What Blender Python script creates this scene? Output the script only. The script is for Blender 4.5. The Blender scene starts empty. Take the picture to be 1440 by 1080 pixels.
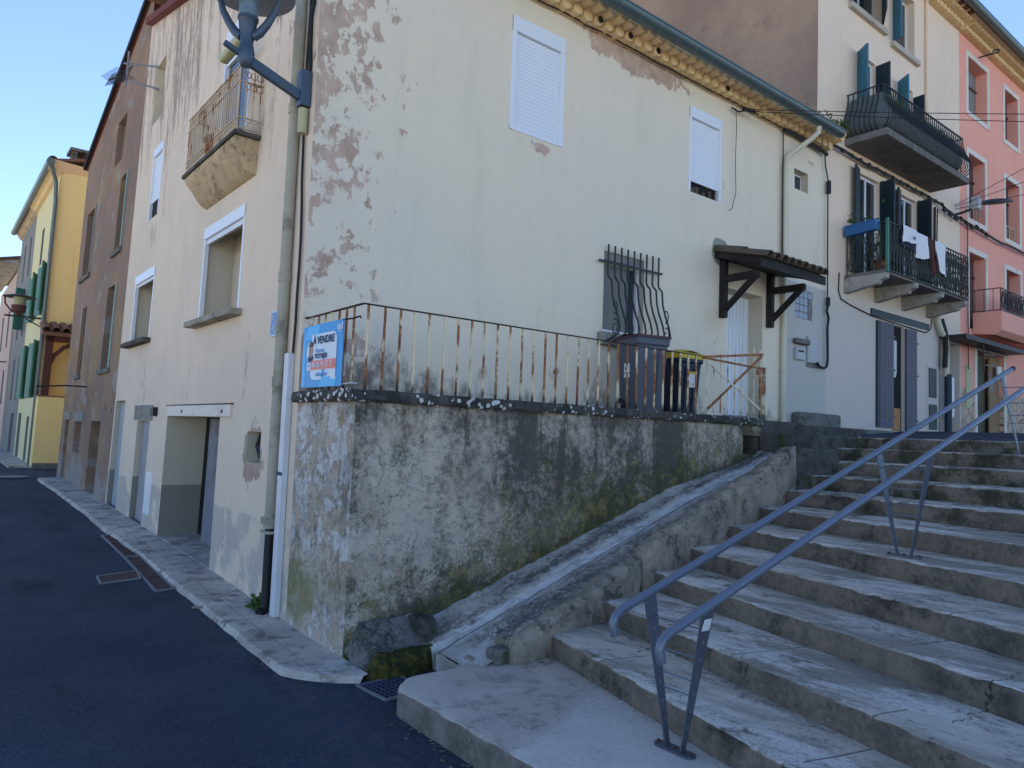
import bpy, math, random
from mathutils import Vector, Matrix, noise as mnoise
def frac(p, sc, o=4, seed=0.): return mnoise.fractal(Vector((p[0]*sc+seed, p[1]*sc-seed*.7, p[2]*sc+seed*1.3)), .9, 2.1, o)
R = math.radians
random.seed(7)
SC = bpy.context.scene
COL = SC.collection

# ------------------------------------------------------------------ mesh helpers
def lean(p):
    # the old street front leans a little backwards along the street
    x, y, z = p
    if y > 7.06 and x < 7.0:
        k = .11 * min((y - 7.05) / 8.0, 1.6)
        y = y - k * (z - 2.0)
    return (x, y, z)

W = {}
class MB:
    def __init__(s): s.v = []; s.f = []; s.m = []; s.mi = 0
    def face(s, pts):
        i = len(s.v); s.v += [tuple(p) for p in pts]
        s.f.append(tuple(range(i, i + len(pts)))); s.m.append(s.mi)
    def addmesh(s, vs, fs):
        i = len(s.v); s.v += [tuple(p) for p in vs]
        for f in fs: s.f.append(tuple(j + i for j in f)); s.m.append(s.mi)
    def box(s, x0, x1, y0, y1, z0, z1):
        vs = [(x, y, z) for x in (x0, x1) for y in (y0, y1) for z in (z0, z1)]
        s.addmesh(vs, [(0,1,3,2),(4,6,7,5),(0,4,5,1),(2,3,7,6),(0,2,6,4),(1,5,7,3)]); return s
    def obox(s, c, ax, ay, az):
        c = Vector(c); ax = Vector(ax); ay = Vector(ay); az = Vector(az)
        vs = [c + ax*i + ay*j + az*k for i in (-1,1) for j in (-1,1) for k in (-1,1)]
        s.addmesh(vs, [(0,1,3,2),(4,6,7,5),(0,4,5,1),(2,3,7,6),(0,2,6,4),(1,5,7,3)]); return s
    def bar(s, a, b, w, h=None, up=(0,0,1)):
        a = Vector(a); b = Vector(b); h = h or w
        d = (b - a); L = d.length; d.normalize()
        u = Vector(up)
        if abs(d.dot(u)) > .98: u = Vector((1,0,0))
        sx = d.cross(u).normalized(); sy = sx.cross(d).normalized()
        return s.obox((a + b) / 2, d * L / 2, sx * w / 2, sy * h / 2)
    def tube(s, path, r, n=8, caps=True):
        P = [Vector(p) for p in path]; rings = []
        rr = r if isinstance(r, (list, tuple)) else [r] * len(P)
        pu = None
        for i, p in enumerate(P):
            d = (P[min(i+1, len(P)-1)] - P[max(i-1, 0)]).normalized()
            if pu is None:
                u = Vector((0,0,1)) if abs(d.z) < .9 else Vector((1,0,0))
            else: u = pu
            sx = d.cross(u)
            if sx.length < 1e-4: sx = d.cross(Vector((0,1,0)))
            sx.normalize(); sy = sx.cross(d).normalized(); pu = sy
            rings.append([p + (sx * math.cos(t) + sy * math.sin(t)) * rr[i] for t in [2*math.pi*k/n for k in range(n)]])
        vs = [v for r_ in rings for v in r_]; fs = []
        for i in range(len(P)-1):
            for k in range(n):
                fs.append((i*n+k, i*n+(k+1)%n, (i+1)*n+(k+1)%n, (i+1)*n+k))
        if caps:
            fs.append(tuple(reversed(range(n)))); fs.append(tuple(range((len(P)-1)*n, len(P)*n)))
        s.addmesh(vs, fs); return s
    def lathe(s, prof, c, n=20):
        vs = []; fs = []
        for (r, z) in prof:
            for k in range(n):
                t = 2*math.pi*k/n; vs.append((c[0]+r*math.cos(t), c[1]+r*math.sin(t), c[2]+z))
        for i in range(len(prof)-1):
            for k in range(n): fs.append((i*n+k, i*n+(k+1)%n, (i+1)*n+(k+1)%n, (i+1)*n+k))
        fs.append(tuple(reversed(range(n)))); fs.append(tuple(range((len(prof)-1)*n, len(prof)*n)))
        s.addmesh(vs, fs); return s
    def prism(s, poly, f0, f1):
        # poly: 2-D outline; f0 / f1 map (a, b) to the two end faces
        n = len(poly); vs = [f0(*p) for p in poly] + [f1(*p) for p in poly]
        fs = [tuple(range(n)), tuple(reversed(range(n, 2*n)))]
        for k in range(n): fs.append((k, n+k, n+(k+1)%n, (k+1)%n))
        s.addmesh(vs, fs); return s
    def grid(s, fn, nu, nv):
        vs = [fn(i/nu, j/nv) for j in range(nv+1) for i in range(nu+1)]
        fs = [(j*(nu+1)+i, j*(nu+1)+i+1, (j+1)*(nu+1)+i+1, (j+1)*(nu+1)+i) for j in range(nv) for i in range(nu)]
        s.addmesh(vs, fs); return s
    def build(s, name, mat, parent=None, origin=None, smooth=False, bevel=0, recalc=False):
        if parent is not None:
            o0 = Vector(origin) if origin is not None else W[parent]
        else:
            vs = [Vector(lean(p)) for p in s.v]
            if origin is not None: o0 = Vector(origin)
            else:
                o0 = Vector(((min(v.x for v in vs)+max(v.x for v in vs))/2, (min(v.y for v in vs)+max(v.y for v in vs))/2, min(v.z for v in vs)))
        me = bpy.data.meshes.new(name)
        me.from_pydata([Vector(lean(p)) - o0 for p in s.v], [], s.f)
        mats = mat if isinstance(mat, (list, tuple)) else [mat]
        for m in mats: me.materials.append(m)
        if len(mats) > 1: me.polygons.foreach_set('material_index', s.m)
        if recalc or bevel:
            import bmesh
            bm = bmesh.new(); bm.from_mesh(me)
            bmesh.ops.remove_doubles(bm, verts=bm.verts, dist=1e-5)
            bmesh.ops.recalc_face_normals(bm, faces=bm.faces)
            if bevel:
                es = [e for e in bm.edges if len(e.link_faces) == 2 and e.calc_face_angle(0) > .5]
                bmesh.ops.bevel(bm, geom=es, offset=bevel, segments=2, affect='EDGES', profile=.5)
            bm.to_mesh(me); bm.free()
        if smooth:
            me.polygons.foreach_set('use_smooth', [True]*len(me.polygons))
            if smooth != 'all': me.set_sharp_from_angle(angle=R(40))
        me.update()
        o = bpy.data.objects.new(name, me); COL.objects.link(o)
        W[o] = o0
        if parent is not None:
            o.parent = parent; o.location = o0 - W[parent]
        else: o.location = o0
        return o

def tag(o, label=None, cat=None, group=None, kind=None):
    if label: o['label'] = label
    if cat: o['category'] = cat
    if group: o['group'] = group
    if kind: o['kind'] = kind
    return o
def thing(name, loc, label, cat, group=None):
    o = bpy.data.objects.new(name, None); COL.objects.link(o)
    o.empty_display_size = .2
    o.location = lean(loc); W[o] = Vector(lean(loc))
    return tag(o, label, cat, group)
def copy_child(o, parent, delta):
    c = o.copy(); COL.objects.link(c); c.parent = parent
    c.location = o.location + Vector(delta); W[c] = W[parent] + c.location
    return c
def text_mesh(name, body, mat, parent, pos, ux, uz, size, ext=.001, align='CENTER', origin=None, xs=1.0, bold=0.0):
    cu = bpy.data.curves.new(name, 'FONT'); cu.body = body; cu.size = size; cu.extrude = ext
    cu.align_x = align; cu.align_y = 'CENTER'; cu.resolution_u = 3; cu.offset = bold
    tmp = bpy.data.objects.new('tmp', cu); COL.objects.link(tmp)
    dg = bpy.context.evaluated_depsgraph_get()
    me = bpy.data.meshes.new_from_object(tmp.evaluated_get(dg))
    bpy.data.objects.remove(tmp); bpy.data.curves.remove(cu)
    ux = Vector(ux).normalized(); uz = Vector(uz).normalized(); un = ux.cross(uz)
    P = Vector(pos); o0 = W[parent]
    for v in me.vertices:
        q = P + ux*v.co.x*xs + uz*v.co.y + un*v.co.z
        v.co = Vector(lean(q)) - o0
    me.materials.clear(); me.materials.append(mat)
    me.name = name
    o = bpy.data.objects.new(name, me); COL.objects.link(o); o.parent = parent; o.location = (0,0,0); W[o] = o0
    return o

# ------------------------------------------------------------------ node helpers
class NT:
    def __init__(s, name):
        s.mat = bpy.data.materials.new(name); s.mat.use_nodes = True
        s.t = s.mat.node_tree; s.b = s.t.nodes['Principled BSDF']
        g = s.t.nodes.new('ShaderNodeNewGeometry'); s.pos = g.outputs['Position']; s.nor = g.outputs['Normal']
        x = s.t.nodes.new('ShaderNodeSeparateXYZ'); s.link(s.pos, x.inputs[0]); s.x, s.y, s.z = x.outputs
    def link(s, a, b): s.t.links.new(a, b)
    def put(s, v, inp):
        if isinstance(v, (int, float)):
            if inp.type == 'RGBA': inp.default_value = (v, v, v, 1)
            else: inp.default_value = v
        elif isinstance(v, tuple): inp.default_value = v + (1,) if (len(v) == 3 and inp.type == 'RGBA') else v
        else: s.link(v, inp)
    def math(s, op, a, b=0.0, c=None, clamp=False):
        n = s.t.nodes.new('ShaderNodeMath'); n.operation = op; n.use_clamp = clamp
        s.put(a, n.inputs[0]); s.put(b, n.inputs[1])
        if c is not None: s.put(c, n.inputs[2])
        return n.outputs[0]
    def mul(s, a, b): return s.math('MULTIPLY', a, b)
    def add(s, a, b): return s.math('ADD', a, b)
    def rng(s, v, a, b, lo=0., hi=1.):
        n = s.t.nodes.new('ShaderNodeMapRange'); n.interpolation_type = 'SMOOTHSTEP'
        s.put(v, n.inputs[0])
        if a > b: a, b, lo, hi = b, a, hi, lo
        n.inputs[1].default_value = a; n.inputs[2].default_value = b; n.inputs[3].default_value = lo; n.inputs[4].default_value = hi
        return n.outputs[0]
    def noise(s, scale, detail=5, rough=.55, st=(1,1,1), off=0., dist=0., col=False):
        m = s.t.nodes.new('ShaderNodeMapping'); m.inputs['Scale'].default_value = st; m.inputs['Location'].default_value = (off, off*.7, off*1.3)
        s.link(s.pos, m.inputs[0])
        n = s.t.nodes.new('ShaderNodeTexNoise'); n.inputs['Scale'].default_value = scale; n.inputs['Detail'].default_value = detail
        n.inputs['Roughness'].default_value = rough; n.inputs['Distortion'].default_value = dist
        s.link(m.outputs[0], n.inputs['Vector'])
        return n.outputs['Color' if col else 'Fac']
    def voro(s, scale, feat='F1', st=(1,1,1), rand=1.):
        m = s.t.nodes.new('ShaderNodeMapping'); m.inputs['Scale'].default_value = st; s.link(s.pos, m.inputs[0])
        n = s.t.nodes.new('ShaderNodeTexVoronoi'); n.feature = feat; n.inputs['Scale'].default_value = scale
        n.inputs['Randomness'].default_value = rand
        s.link(m.outputs[0], n.inputs['Vector'])
        return n.outputs['Distance']
    def mix(s, a, b, f, mode='MIX'):
        n = s.t.nodes.new('ShaderNodeMix'); n.data_type = 'RGBA'; n.blend_type = mode
        s.put(f, n.inputs[0]); s.put(a, n.inputs[6]); s.put(b, n.inputs[7])
        return n.outputs[2]
    def fin(s, col, rough=.85, bump=None, bstr=.3, bdist=.01, metal=0., spec=.3):
        s.put(col, s.b.inputs['Base Color']); s.put(rough, s.b.inputs['Roughness']); s.b.inputs['Metallic'].default_value = metal
        s.b.inputs['Specular IOR Level'].default_value = spec
        if bump is not None:
            n = s.t.nodes.new('ShaderNodeBump'); n.inputs['Strength'].default_value = bstr; n.inputs['Distance'].default_value = bdist
            s.link(bump, n.inputs['Height']); s.link(n.outputs[0], s.b.inputs['Normal'])
        return s.mat

def simple(name, col, rough=.6, var=.15, scale=6, metal=0., spec=.4, bstr=.1, dirt=None, dscale=2.5, damt=.6):
    n = NT(name)
    f = n.noise(scale, 4); g = n.noise(scale*9, 3)
    lo = tuple(c*(1-var) for c in col); hi = tuple(min(1, c*(1+var)) for c in col)
    c = n.mix(lo, hi, f)
    if dirt: c = n.mix(c, dirt, n.mul(n.rng(n.noise(dscale, 8, .65, off=3.3), .5, .68), damt))
    return n.fin(c, rough, g, bstr, .004, metal, spec)

def plaster(name, base, base2, under, bias, grime=(.12,.11,.10), grime_bias=None, gst=(1,1,.25), extra=None, peel_scale=1.7, bstr=.25):
    """rendered wall: two tones, flaking top coat showing the coat below, grime"""
    n = NT(name)
    big = n.noise(.45, 4, .5); mid = n.noise(2.3, 6, .6, off=5); fine = n.noise(38, 3, .6)
    c = n.mix(base, base2, n.rng(n.add(n.mul(big, .65), n.mul(mid, .35)), .36, .64))
    c = n.mix(c, tuple(v*.8 for v in base2), n.mul(n.rng(n.noise(9, 6, .7, off=9), .52, .75), .35))
    # soft rain wash
    c = n.mix(c, tuple(v*.75 for v in base2), n.mul(n.rng(n.noise(1.1, 7, .66, st=(1.8,1.8,.4), off=2), .5, .72), .28))
    h = n.add(n.mul(fine, .25), n.mul(mid, .6))
    if bias is not None:
        pn = n.noise(peel_scale, 9, .62, off=1.7)
        pn = n.add(n.mul(pn, .62), n.mul(n.noise(11, 8, .66, st=(1,1,.5), off=8), .38))
        pk = n.math('ADD', pn, bias(n))
        m = n.rng(pk, .595, .615)
        u = n.mix(under, tuple(v*.72 for v in under), n.rng(n.noise(5, 7, .65, off=4), .35, .7))
        c = n.mix(c, tuple(v*.7 for v in under), n.mul(n.rng(pk, .58, .60), .35))
        c = n.mix(c, u, m)
        h = n.add(h, n.mul(n.math('SUBTRACT', 1.0, m), .9))
    if grime_bias is not None:
        gn = n.noise(1.9, 9, .68, st=gst, off=11)
        gn = n.add(n.mul(gn, .7), n.mul(n.noise(14, 6, .7, st=(1,1,.5), off=6), .3))
        gk = n.rng(n.add(gn, grime_bias(n)), .52, .68)
        c = n.mix(c, grime, n.mul(gk, .8))
    if extra: c = extra(n, c)
    return n.fin(c, .9, h, bstr, .012, 0, .2)

def gauss(n, axis, c, w):
    d = n.math('ABSOLUTE', n.math('SUBTRACT', axis, c))
    return n.rng(d, w, 0)

# ------------------------------------------------------------------ materials
CREAM = (.80,.695,.54); CREAM2 = (.76,.675,.555); PINKCOAT = (.585,.425,.335)
def bias_front(n):
    b = n.mul(n.rng(n.x, 5.0, 2.85), n.rng(n.z, 2.6, 6.6, .165, .255))
    b = n.add(b, n.mul(n.mul(gauss(n, n.x, 7.8, 2.1), gauss(n, n.z, 7.48, .38)), .42))
    b = n.add(b, n.mul(n.rng(n.z, 3.2, 2.4), .125))
    b = n.add(b, n.mul(n.mul(gauss(n, n.x, 5.9, .75), gauss(n, n.z, 5.68, .22)), .22))
    b = n.add(b, n.mul(n.mul(gauss(n, n.x, 9.9, .25), gauss(n, n.z, 6.4, .9)), .17))
    b = n.add(b, n.mul(n.mul(gauss(n, n.x, 12.6, .5), gauss(n, n.z, 7.2, .45)), .2))
    return n.math('SUBTRACT', b, .12)
def grime_front(n):
    b = n.mul(n.rng(n.z, 3.3, 2.3), .27)
    b = n.add(b, n.mul(n.mul(n.rng(n.x, 7.0, 2.9), n.rng(n.z, 3.4, 2.4)), .07))
    return n.math('SUBTRACT', b, .19)
def extra_front(n, c):
    gm = n.mul(gauss(n, n.x, 9.85, .55), gauss(n, n.z, 5.05, .55))
    c = n.mix(c, (.27,.30,.24), n.rng(n.add(gm, n.mul(n.noise(5, 6), .5)), .82, .9))
    ln = n.mul(n.math('LESS_THAN', n.x, 12.0), 0.)
    rp = n.mul(n.rng(n.x, 11.75, 11.8), n.rng(n.z, 4.95, 4.9))
    c = n.mix(c, n.mix((.40,.41,.39), (.50,.50,.47), n.noise(2.4, 6, .6)), n.mul(rp, .85))
    rust = n.mul(n.rng(n.x, 9.2, 9.75), n.mul(n.rng(n.x, 10.0, 9.85), n.mul(n.rng(n.z, 3.5, 3.95), n.rng(n.z, 4.2, 4.0))))
    c = n.mix(c, (.40,.25,.11), n.mul(rust, .25))
    return c
M = {}
M['front'] = plaster('plaster_front', CREAM, CREAM2, PINKCOAT, bias_front, (.13,.125,.115), grime_front, (1,1,.6), extra_front, 4.2)
def bias_street(n):
    b = n.mul(n.rng(n.z, 5.5, 9.0), .10)
    b = n.add(b, n.mul(n.mul(n.rng(n.y, 9.4, 7.1), n.rng(n.z, 4.6, 7.0)), .16))
    b = n.add(b, n.mul(n.mul(gauss(n, n.y, 8.25, .62), gauss(n, n.z, 1.65, .72)), .34))
    b = n.add(b, n.mul(n.mul(gauss(n, n.y, 9.1, .25), n.rng(n.z, 2.1, 1.6)), .12))
    b = n.add(b, n.mul(gauss(n, n.z, 2.3, .7), .03))
    return n.math('SUBTRACT', b, .10)
def grime_street(n):
    b = n.add(n.mul(n.rng(n.z, 4.8, 8.0), .17), n.add(n.mul(gauss(n, n.z, 2.5, .9), .075), n.mul(gauss(n, n.y, 12.6, 2.0), .035)))
    b = n.add(b, n.mul(n.rng(n.z, .55, .0), .1))
    b = n.add(b, n.mul(n.mul(gauss(n, n.y, 8.5, .7), gauss(n, n.z, 5.6, 1.2)), .13))
    b = n.add(b, n.mul(n.mul(gauss(n, n.y, 14.0, 1.2), gauss(n, n.z, 5.2, .55)), .12))
    return n.math('SUBTRACT', b, .10)
def extra_street(n, c):
    pl = n.rng(n.add(n.z, n.mul(n.noise(5, 6, .7), .12)), 1.07, 1.03)
    pl = n.mul(pl, n.rng(n.noise(1.7, 8, .66, off=21), .60, .50))
    return n.mix(c, n.mix((.33,.315,.30), (.50,.47,.43), n.noise(4, 6, .65)), n.mul(pl, .72))
M['street'] = plaster('plaster_street', (.78,.645,.505), (.70,.59,.475), (.46,.345,.275), bias_street, (.25,.185,.165), grime_street, (2.3,2.3,.30), extra_street, 3.2)
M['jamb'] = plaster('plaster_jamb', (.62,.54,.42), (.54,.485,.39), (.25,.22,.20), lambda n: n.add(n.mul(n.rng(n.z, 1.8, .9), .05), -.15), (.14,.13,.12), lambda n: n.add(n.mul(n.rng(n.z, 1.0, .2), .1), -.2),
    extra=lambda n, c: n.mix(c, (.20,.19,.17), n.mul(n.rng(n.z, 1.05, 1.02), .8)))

def terrace_mat(name, lightside):
    n = NT(name)
    c = n.mix((.60,.51,.41), (.46,.40,.33), n.rng(n.noise(1.1, 7, .6), .35, .65))
    c = n.mix(c, (.46,.34,.26), n.mul(n.rng(n.noise(1.6, 6, .6, off=7), .48, .62), .6))
    # pale flakes of the remaining top coat
    f = n.add(n.mul(n.noise(4.6, 10, .62, off=2.5, dist=.4), .9), n.mul(n.noise(13, 6, .65, off=5), .1))
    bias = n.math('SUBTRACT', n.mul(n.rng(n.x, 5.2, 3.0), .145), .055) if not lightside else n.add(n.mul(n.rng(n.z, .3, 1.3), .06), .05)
    f = n.add(f, bias)
    m = n.rng(f, .60, .612)
    c = n.mix(c, (.16,.145,.13), n.mul(n.rng(f, .588, .606), .7))
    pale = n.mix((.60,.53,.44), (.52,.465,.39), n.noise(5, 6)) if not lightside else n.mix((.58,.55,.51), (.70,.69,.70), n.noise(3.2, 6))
    c = n.mix(c, pale, m)
    c = n.mix(c, (.25,.235,.215), n.mul(n.rng(n.noise(8, 9, .75, off=41), .48, .64), .55))
    # soot / algae: mottled black, heavier in bands and under the coping
    st = n.noise(.95, 7, .62, st=(1.2,1.2,.6), off=14)
    sp = n.noise(15, 9, .78, off=3)
    s_ = n.add(n.add(n.mul(st, .60), n.mul(sp, .40)), n.mul(n.rng(n.z, 1.95, 2.25), .03))
    if not lightside:
        s_ = n.add(s_, n.mul(n.mul(gauss(n, n.x, 7.15, .42), gauss(n, n.z, 1.75, .8)), .22))
        zb = n.math('SUBTRACT', n.z, n.mul(n.math('SUBTRACT', n.x, 3.6), .28))
        s_ = n.add(s_, n.mul(gauss(n, zb, .22, .34), .17))
        s_ = n.add(s_, n.mul(n.mul(gauss(n, n.x, 4.6, 1.6), gauss(n, n.z, 1.7, .8)), .05))
        s_ = n.add(s_, n.mul(n.mul(gauss(n, n.x, 6.0, 1.9), gauss(n, n.z, 1.5, .9)), .065))
        s_ = n.add(s_, n.mul(n.mul(n.rng(n.noise(1.0, 6, .7, st=(5,5,.22), off=33), .48, .62), n.rng(n.z, 1.0, 2.2)), .06))
        s_ = n.add(s_, n.mul(n.mul(gauss(n, n.x, 8.6, .9), gauss(n, n.z, 1.8, .6)), -.09))
        s_ = n.math('SUBTRACT', s_, n.mul(n.rng(n.x, 4.6, 3.0), .05))
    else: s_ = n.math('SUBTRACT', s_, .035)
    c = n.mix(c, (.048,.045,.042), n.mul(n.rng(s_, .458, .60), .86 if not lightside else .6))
    # moss
    zr = n.math('SUBTRACT', n.z, n.mul(n.math('SUBTRACT', n.x, 3.0), .29)) if not lightside else n.z
    g = n.add(n.mul(n.noise(2.8, 8, .7, off=31), .55), n.mul(n.noise(30, 6, .75, off=1), .45))
    gb = n.add(n.mul(n.rng(zr, 1.0, .1), .10), n.mul(n.mul(gauss(n, n.x, 5.4, 1.7), gauss(n, n.z, 1.1, .8)), .075))
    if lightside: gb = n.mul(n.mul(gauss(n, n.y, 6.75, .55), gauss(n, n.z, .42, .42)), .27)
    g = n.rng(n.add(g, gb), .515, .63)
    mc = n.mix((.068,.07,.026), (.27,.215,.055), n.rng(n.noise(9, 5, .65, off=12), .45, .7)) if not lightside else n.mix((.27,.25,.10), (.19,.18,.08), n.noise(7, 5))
    c = n.mix(c, mc, n.mul(g, .74))
    h = n.add(n.add(n.mul(n.noise(3, 9, .7), 1.2), n.mul(n.noise(40, 4, .7), .4)), n.mul(m, .5))
    return n.fin(c, .95, h, .7, .03, 0, .15)
M['terrace_front'] = terrace_mat('terrace_render_front', False)
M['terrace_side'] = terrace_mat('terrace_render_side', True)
def coping_mat():
    n = NT('coping_stone')
    c = n.mix((.045,.042,.04), (.12,.11,.10), n.rng(n.noise(5, 8, .7), .4, .7))
    v = n.voro(16); sel = n.noise(2.2, 4, .6, off=2)
    lim = n.rng(n.x, 7.6, 5.2, .0, .17)
    w = n.math('LESS_THAN', n.add(v, n.mul(n.noise(30, 4), .12)), n.mul(n.rng(sel, .36, .56), n.add(lim, .30)))
    c = n.mix(c, (.62,.62,.60), n.mul(w, .9))
    c = n.mix(c, (.10,.10,.04), n.mul(n.rng(n.noise(6, 6, .6, off=8), .58, .68), .4))
    return n.fin(c, .95, n.add(n.noise(9, 8, .7), n.mul(w, .3)), .5, .02, 0, .15)
M['coping'] = coping_mat()
def step_mat(name, tread=(.66,.585,.49), dark=(.22,.20,.175)):
    n = NT(name)
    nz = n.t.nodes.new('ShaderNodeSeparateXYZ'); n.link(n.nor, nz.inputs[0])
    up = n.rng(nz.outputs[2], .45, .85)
    c = n.mix(tread, tuple(v*.55 for v in tread), n.rng(n.noise(1.1, 8, .66, st=(1.6,.6,1)), .42, .58))
    c = n.mix(c, (.80,.75,.68), n.mul(n.rng(n.noise(1.3, 9, .70, st=(1.6,.5,1), off=4), .50, .57), .75))
    # worn black lichen crust
    d = n.add(n.mul(n.noise(2.6, 10, .74, st=(1.8,.5,1), off=3), .62), n.mul(n.noise(26, 8, .78, off=7), .38))
    c = n.mix(c, dark, n.mul(n.rng(d, .48, .60), .85))
    c = n.mix(c, (.36,.34,.31), n.mul(n.rng(n.noise(48, 6, .75, off=61), .5, .66), .5))
    # saw-cut slab joints and cracks
    jy = n.math('ABSOLUTE', n.math('SUBTRACT', n.math('FRACT', n.add(n.mul(n.add(n.y, n.mul(n.x, .28)), .52), n.math('MULTIPLY', n.math('FLOOR', n.mul(n.x, 1.33)), .37))), .5))
    c = n.mix(c, (.09,.085,.08), n.mul(n.mul(n.rng(jy, .006, .002), up), .75))
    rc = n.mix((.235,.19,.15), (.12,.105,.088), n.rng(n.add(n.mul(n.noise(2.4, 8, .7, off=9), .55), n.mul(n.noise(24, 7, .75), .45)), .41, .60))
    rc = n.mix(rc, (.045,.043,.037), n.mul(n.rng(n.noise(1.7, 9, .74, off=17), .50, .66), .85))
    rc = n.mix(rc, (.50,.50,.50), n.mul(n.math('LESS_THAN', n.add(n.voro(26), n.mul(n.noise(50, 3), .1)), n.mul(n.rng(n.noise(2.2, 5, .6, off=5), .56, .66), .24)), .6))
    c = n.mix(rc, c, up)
    ckv = n.math('ABSOLUTE', n.math('SUBTRACT', n.math('FRACT', n.add(n.mul(n.y, .43), n.add(n.mul(n.noise(2.2, 5, .6, off=4), .30), n.math('MULTIPLY', n.math('FLOOR', n.mul(n.x, 1.33)), .61)))), .5))
    c = n.mix(c, (.03,.028,.025), n.mul(n.mul(n.rng(ckv, .0042, .0012), n.rng(n.noise(.8, 3, .5, off=50), .46, .52)), .85))
    far = n.rng(n.x, 6.5, 9.5)
    mo = n.rng(n.add(n.noise(3, 8, .7, off=27), n.mul(far, .11)), .58, .70)
    c = n.mix(c, (.032,.034,.018), n.mul(mo, .75))
    h = n.add(n.mul(n.noise(6, 9, .7), .9), n.mul(n.noise(55, 5, .75), .45))
    return n.fin(c, .93, h, .65, .022, 0, .18)
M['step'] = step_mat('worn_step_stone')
def platform_mat():
    n = NT('platform_cement')
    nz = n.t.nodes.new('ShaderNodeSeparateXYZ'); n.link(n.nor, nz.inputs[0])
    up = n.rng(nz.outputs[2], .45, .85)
    c = n.mix((.58,.50,.43), (.49,.43,.375), n.rng(n.noise(1.5, 7, .6), .38, .62))
    c = n.mix(c, (.24,.215,.19), n.mul(n.rng(n.noise(3.4, 10, .76, off=5), .49, .63), .65))
    c = n.mix(c, (.62,.56,.49), n.mul(n.rng(n.noise(2.1, 8, .7, off=25), .55, .64), .45))
    ed = n.math('SUBTRACT', n.add(n.y, n.mul(n.noise(2.2, 5, .6), .5)), n.mul(n.math('SUBTRACT', n.x, 3.2), .42))
    p = n.rng(ed, 3.90, 3.74)
    pc = n.mix((.68,.64,.58), (.59,.555,.51), n.rng(n.noise(2.5, 7, .65, off=6), .4, .65))
    c = n.mix(c, (.30,.27,.24), n.mul(gauss(n, ed, 3.82, .02), .35))
    c = n.mix(c, pc, n.mul(p, .7))
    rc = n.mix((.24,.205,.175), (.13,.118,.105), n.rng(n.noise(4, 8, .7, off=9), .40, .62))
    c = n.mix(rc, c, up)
    c = n.mix(c, (.20,.18,.16), n.mul(n.rng(n.noise(30, 8, .78, off=13), .52, .66), .45))
    ckv = n.math('ABSOLUTE', n.math('SUBTRACT', n.add(n.mul(n.y, .5), n.mul(n.noise(1.6, 7, .64, off=71), 1.1)), 2.45))
    c = n.mix(c, (.05,.045,.04), n.mul(n.rng(ckv, .006, .0015), .7))
    return n.fin(c, .93, n.add(n.noise(7, 9, .7), n.mul(n.noise(60, 4, .7), .4)), .6, .018, 0, .18)
M['platform'] = platform_mat()
def ramp_mat():
    n = NT('ramp_cement')
    c = n.mix((.56,.515,.45), (.38,.35,.31), n.rng(n.noise(3, 8, .7), .35, .65))
    d = n.math('SUBTRACT', n.y, n.add(5.36, n.mul(n.math('SUBTRACT', n.x, 3.7), .035)))
    d2 = n.add(d, n.mul(n.math('SUBTRACT', n.noise(2.0, 6, .65), .5), .22))
    k = n.add(n.mul(n.noise(1.3, 9, .74, st=(.55,1.8,1), off=6), .6), n.mul(n.noise(20, 8, .78, off=2), .4))
    c = n.mix(c, (.075,.073,.068), n.mul(n.rng(n.add(k, n.mul(gauss(n, d2, .17, .13), .06)), .47, .60), .85))
    w = n.mul(n.rng(n.math('ABSOLUTE', d2), .13, .05), n.rng(n.noise(6, 9, .78, st=(.45,2.4,1), off=2), .40, .56))
    c = n.mix(c, (.70,.69,.67), n.mul(w, .9))
    c = n.mix(c, (.19,.185,.17), n.mul(n.rng(n.math('ABSOLUTE', n.add(d, .012)), .022, .012), .75))
    c = n.mix(c, (.55,.545,.53), n.mul(n.rng(n.add(n.noise(5, 8, .7, off=19), n.mul(n.rng(n.x, 4.4, 3.6), .09)), .60, .64), .8))
    return n.fin(c, .95, n.add(n.noise(8, 9, .7), n.mul(n.noise(50, 4), .3)), .7, .025, 0, .15)
M['ramp'] = ramp_mat()
def rock_mat(name, a, b, dark, moss=None, mossamt=.5):
    n = NT(name)
    c = n.mix(a, b, n.rng(n.noise(2.5, 9, .7), .36, .64))
    c = n.mix(c, dark, n.mul(n.rng(n.add(n.mul(n.noise(4, 9, .75, off=3), .7), n.mul(n.noise(26, 5, .7), .3)), .49, .62), .8))
    if moss: c = n.mix(c, moss, n.rng(n.noise(3.6, 8, .7, off=9), .62 - mossamt*.25, .72 - mossamt*.2))
    return n.fin(c, .96, n.add(n.noise(7, 10, .75), n.mul(n.noise(45, 4, .7), .3)), .7, .03, 0, .12)
M['kerbrock'] = rock_mat('kerb_conglomerate', (.42,.35,.275), (.25,.215,.18), (.045,.042,.038))
M['darkrock'] = rock_mat('dark_masonry', (.12,.115,.105), (.07,.068,.062), (.028,.027,.024), (.05,.06,.02), .35)
M['mossrock'] = rock_mat('mossy_stone', (.09,.088,.05), (.06,.06,.035), (.03,.03,.02), (.14,.125,.03), .75)
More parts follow.
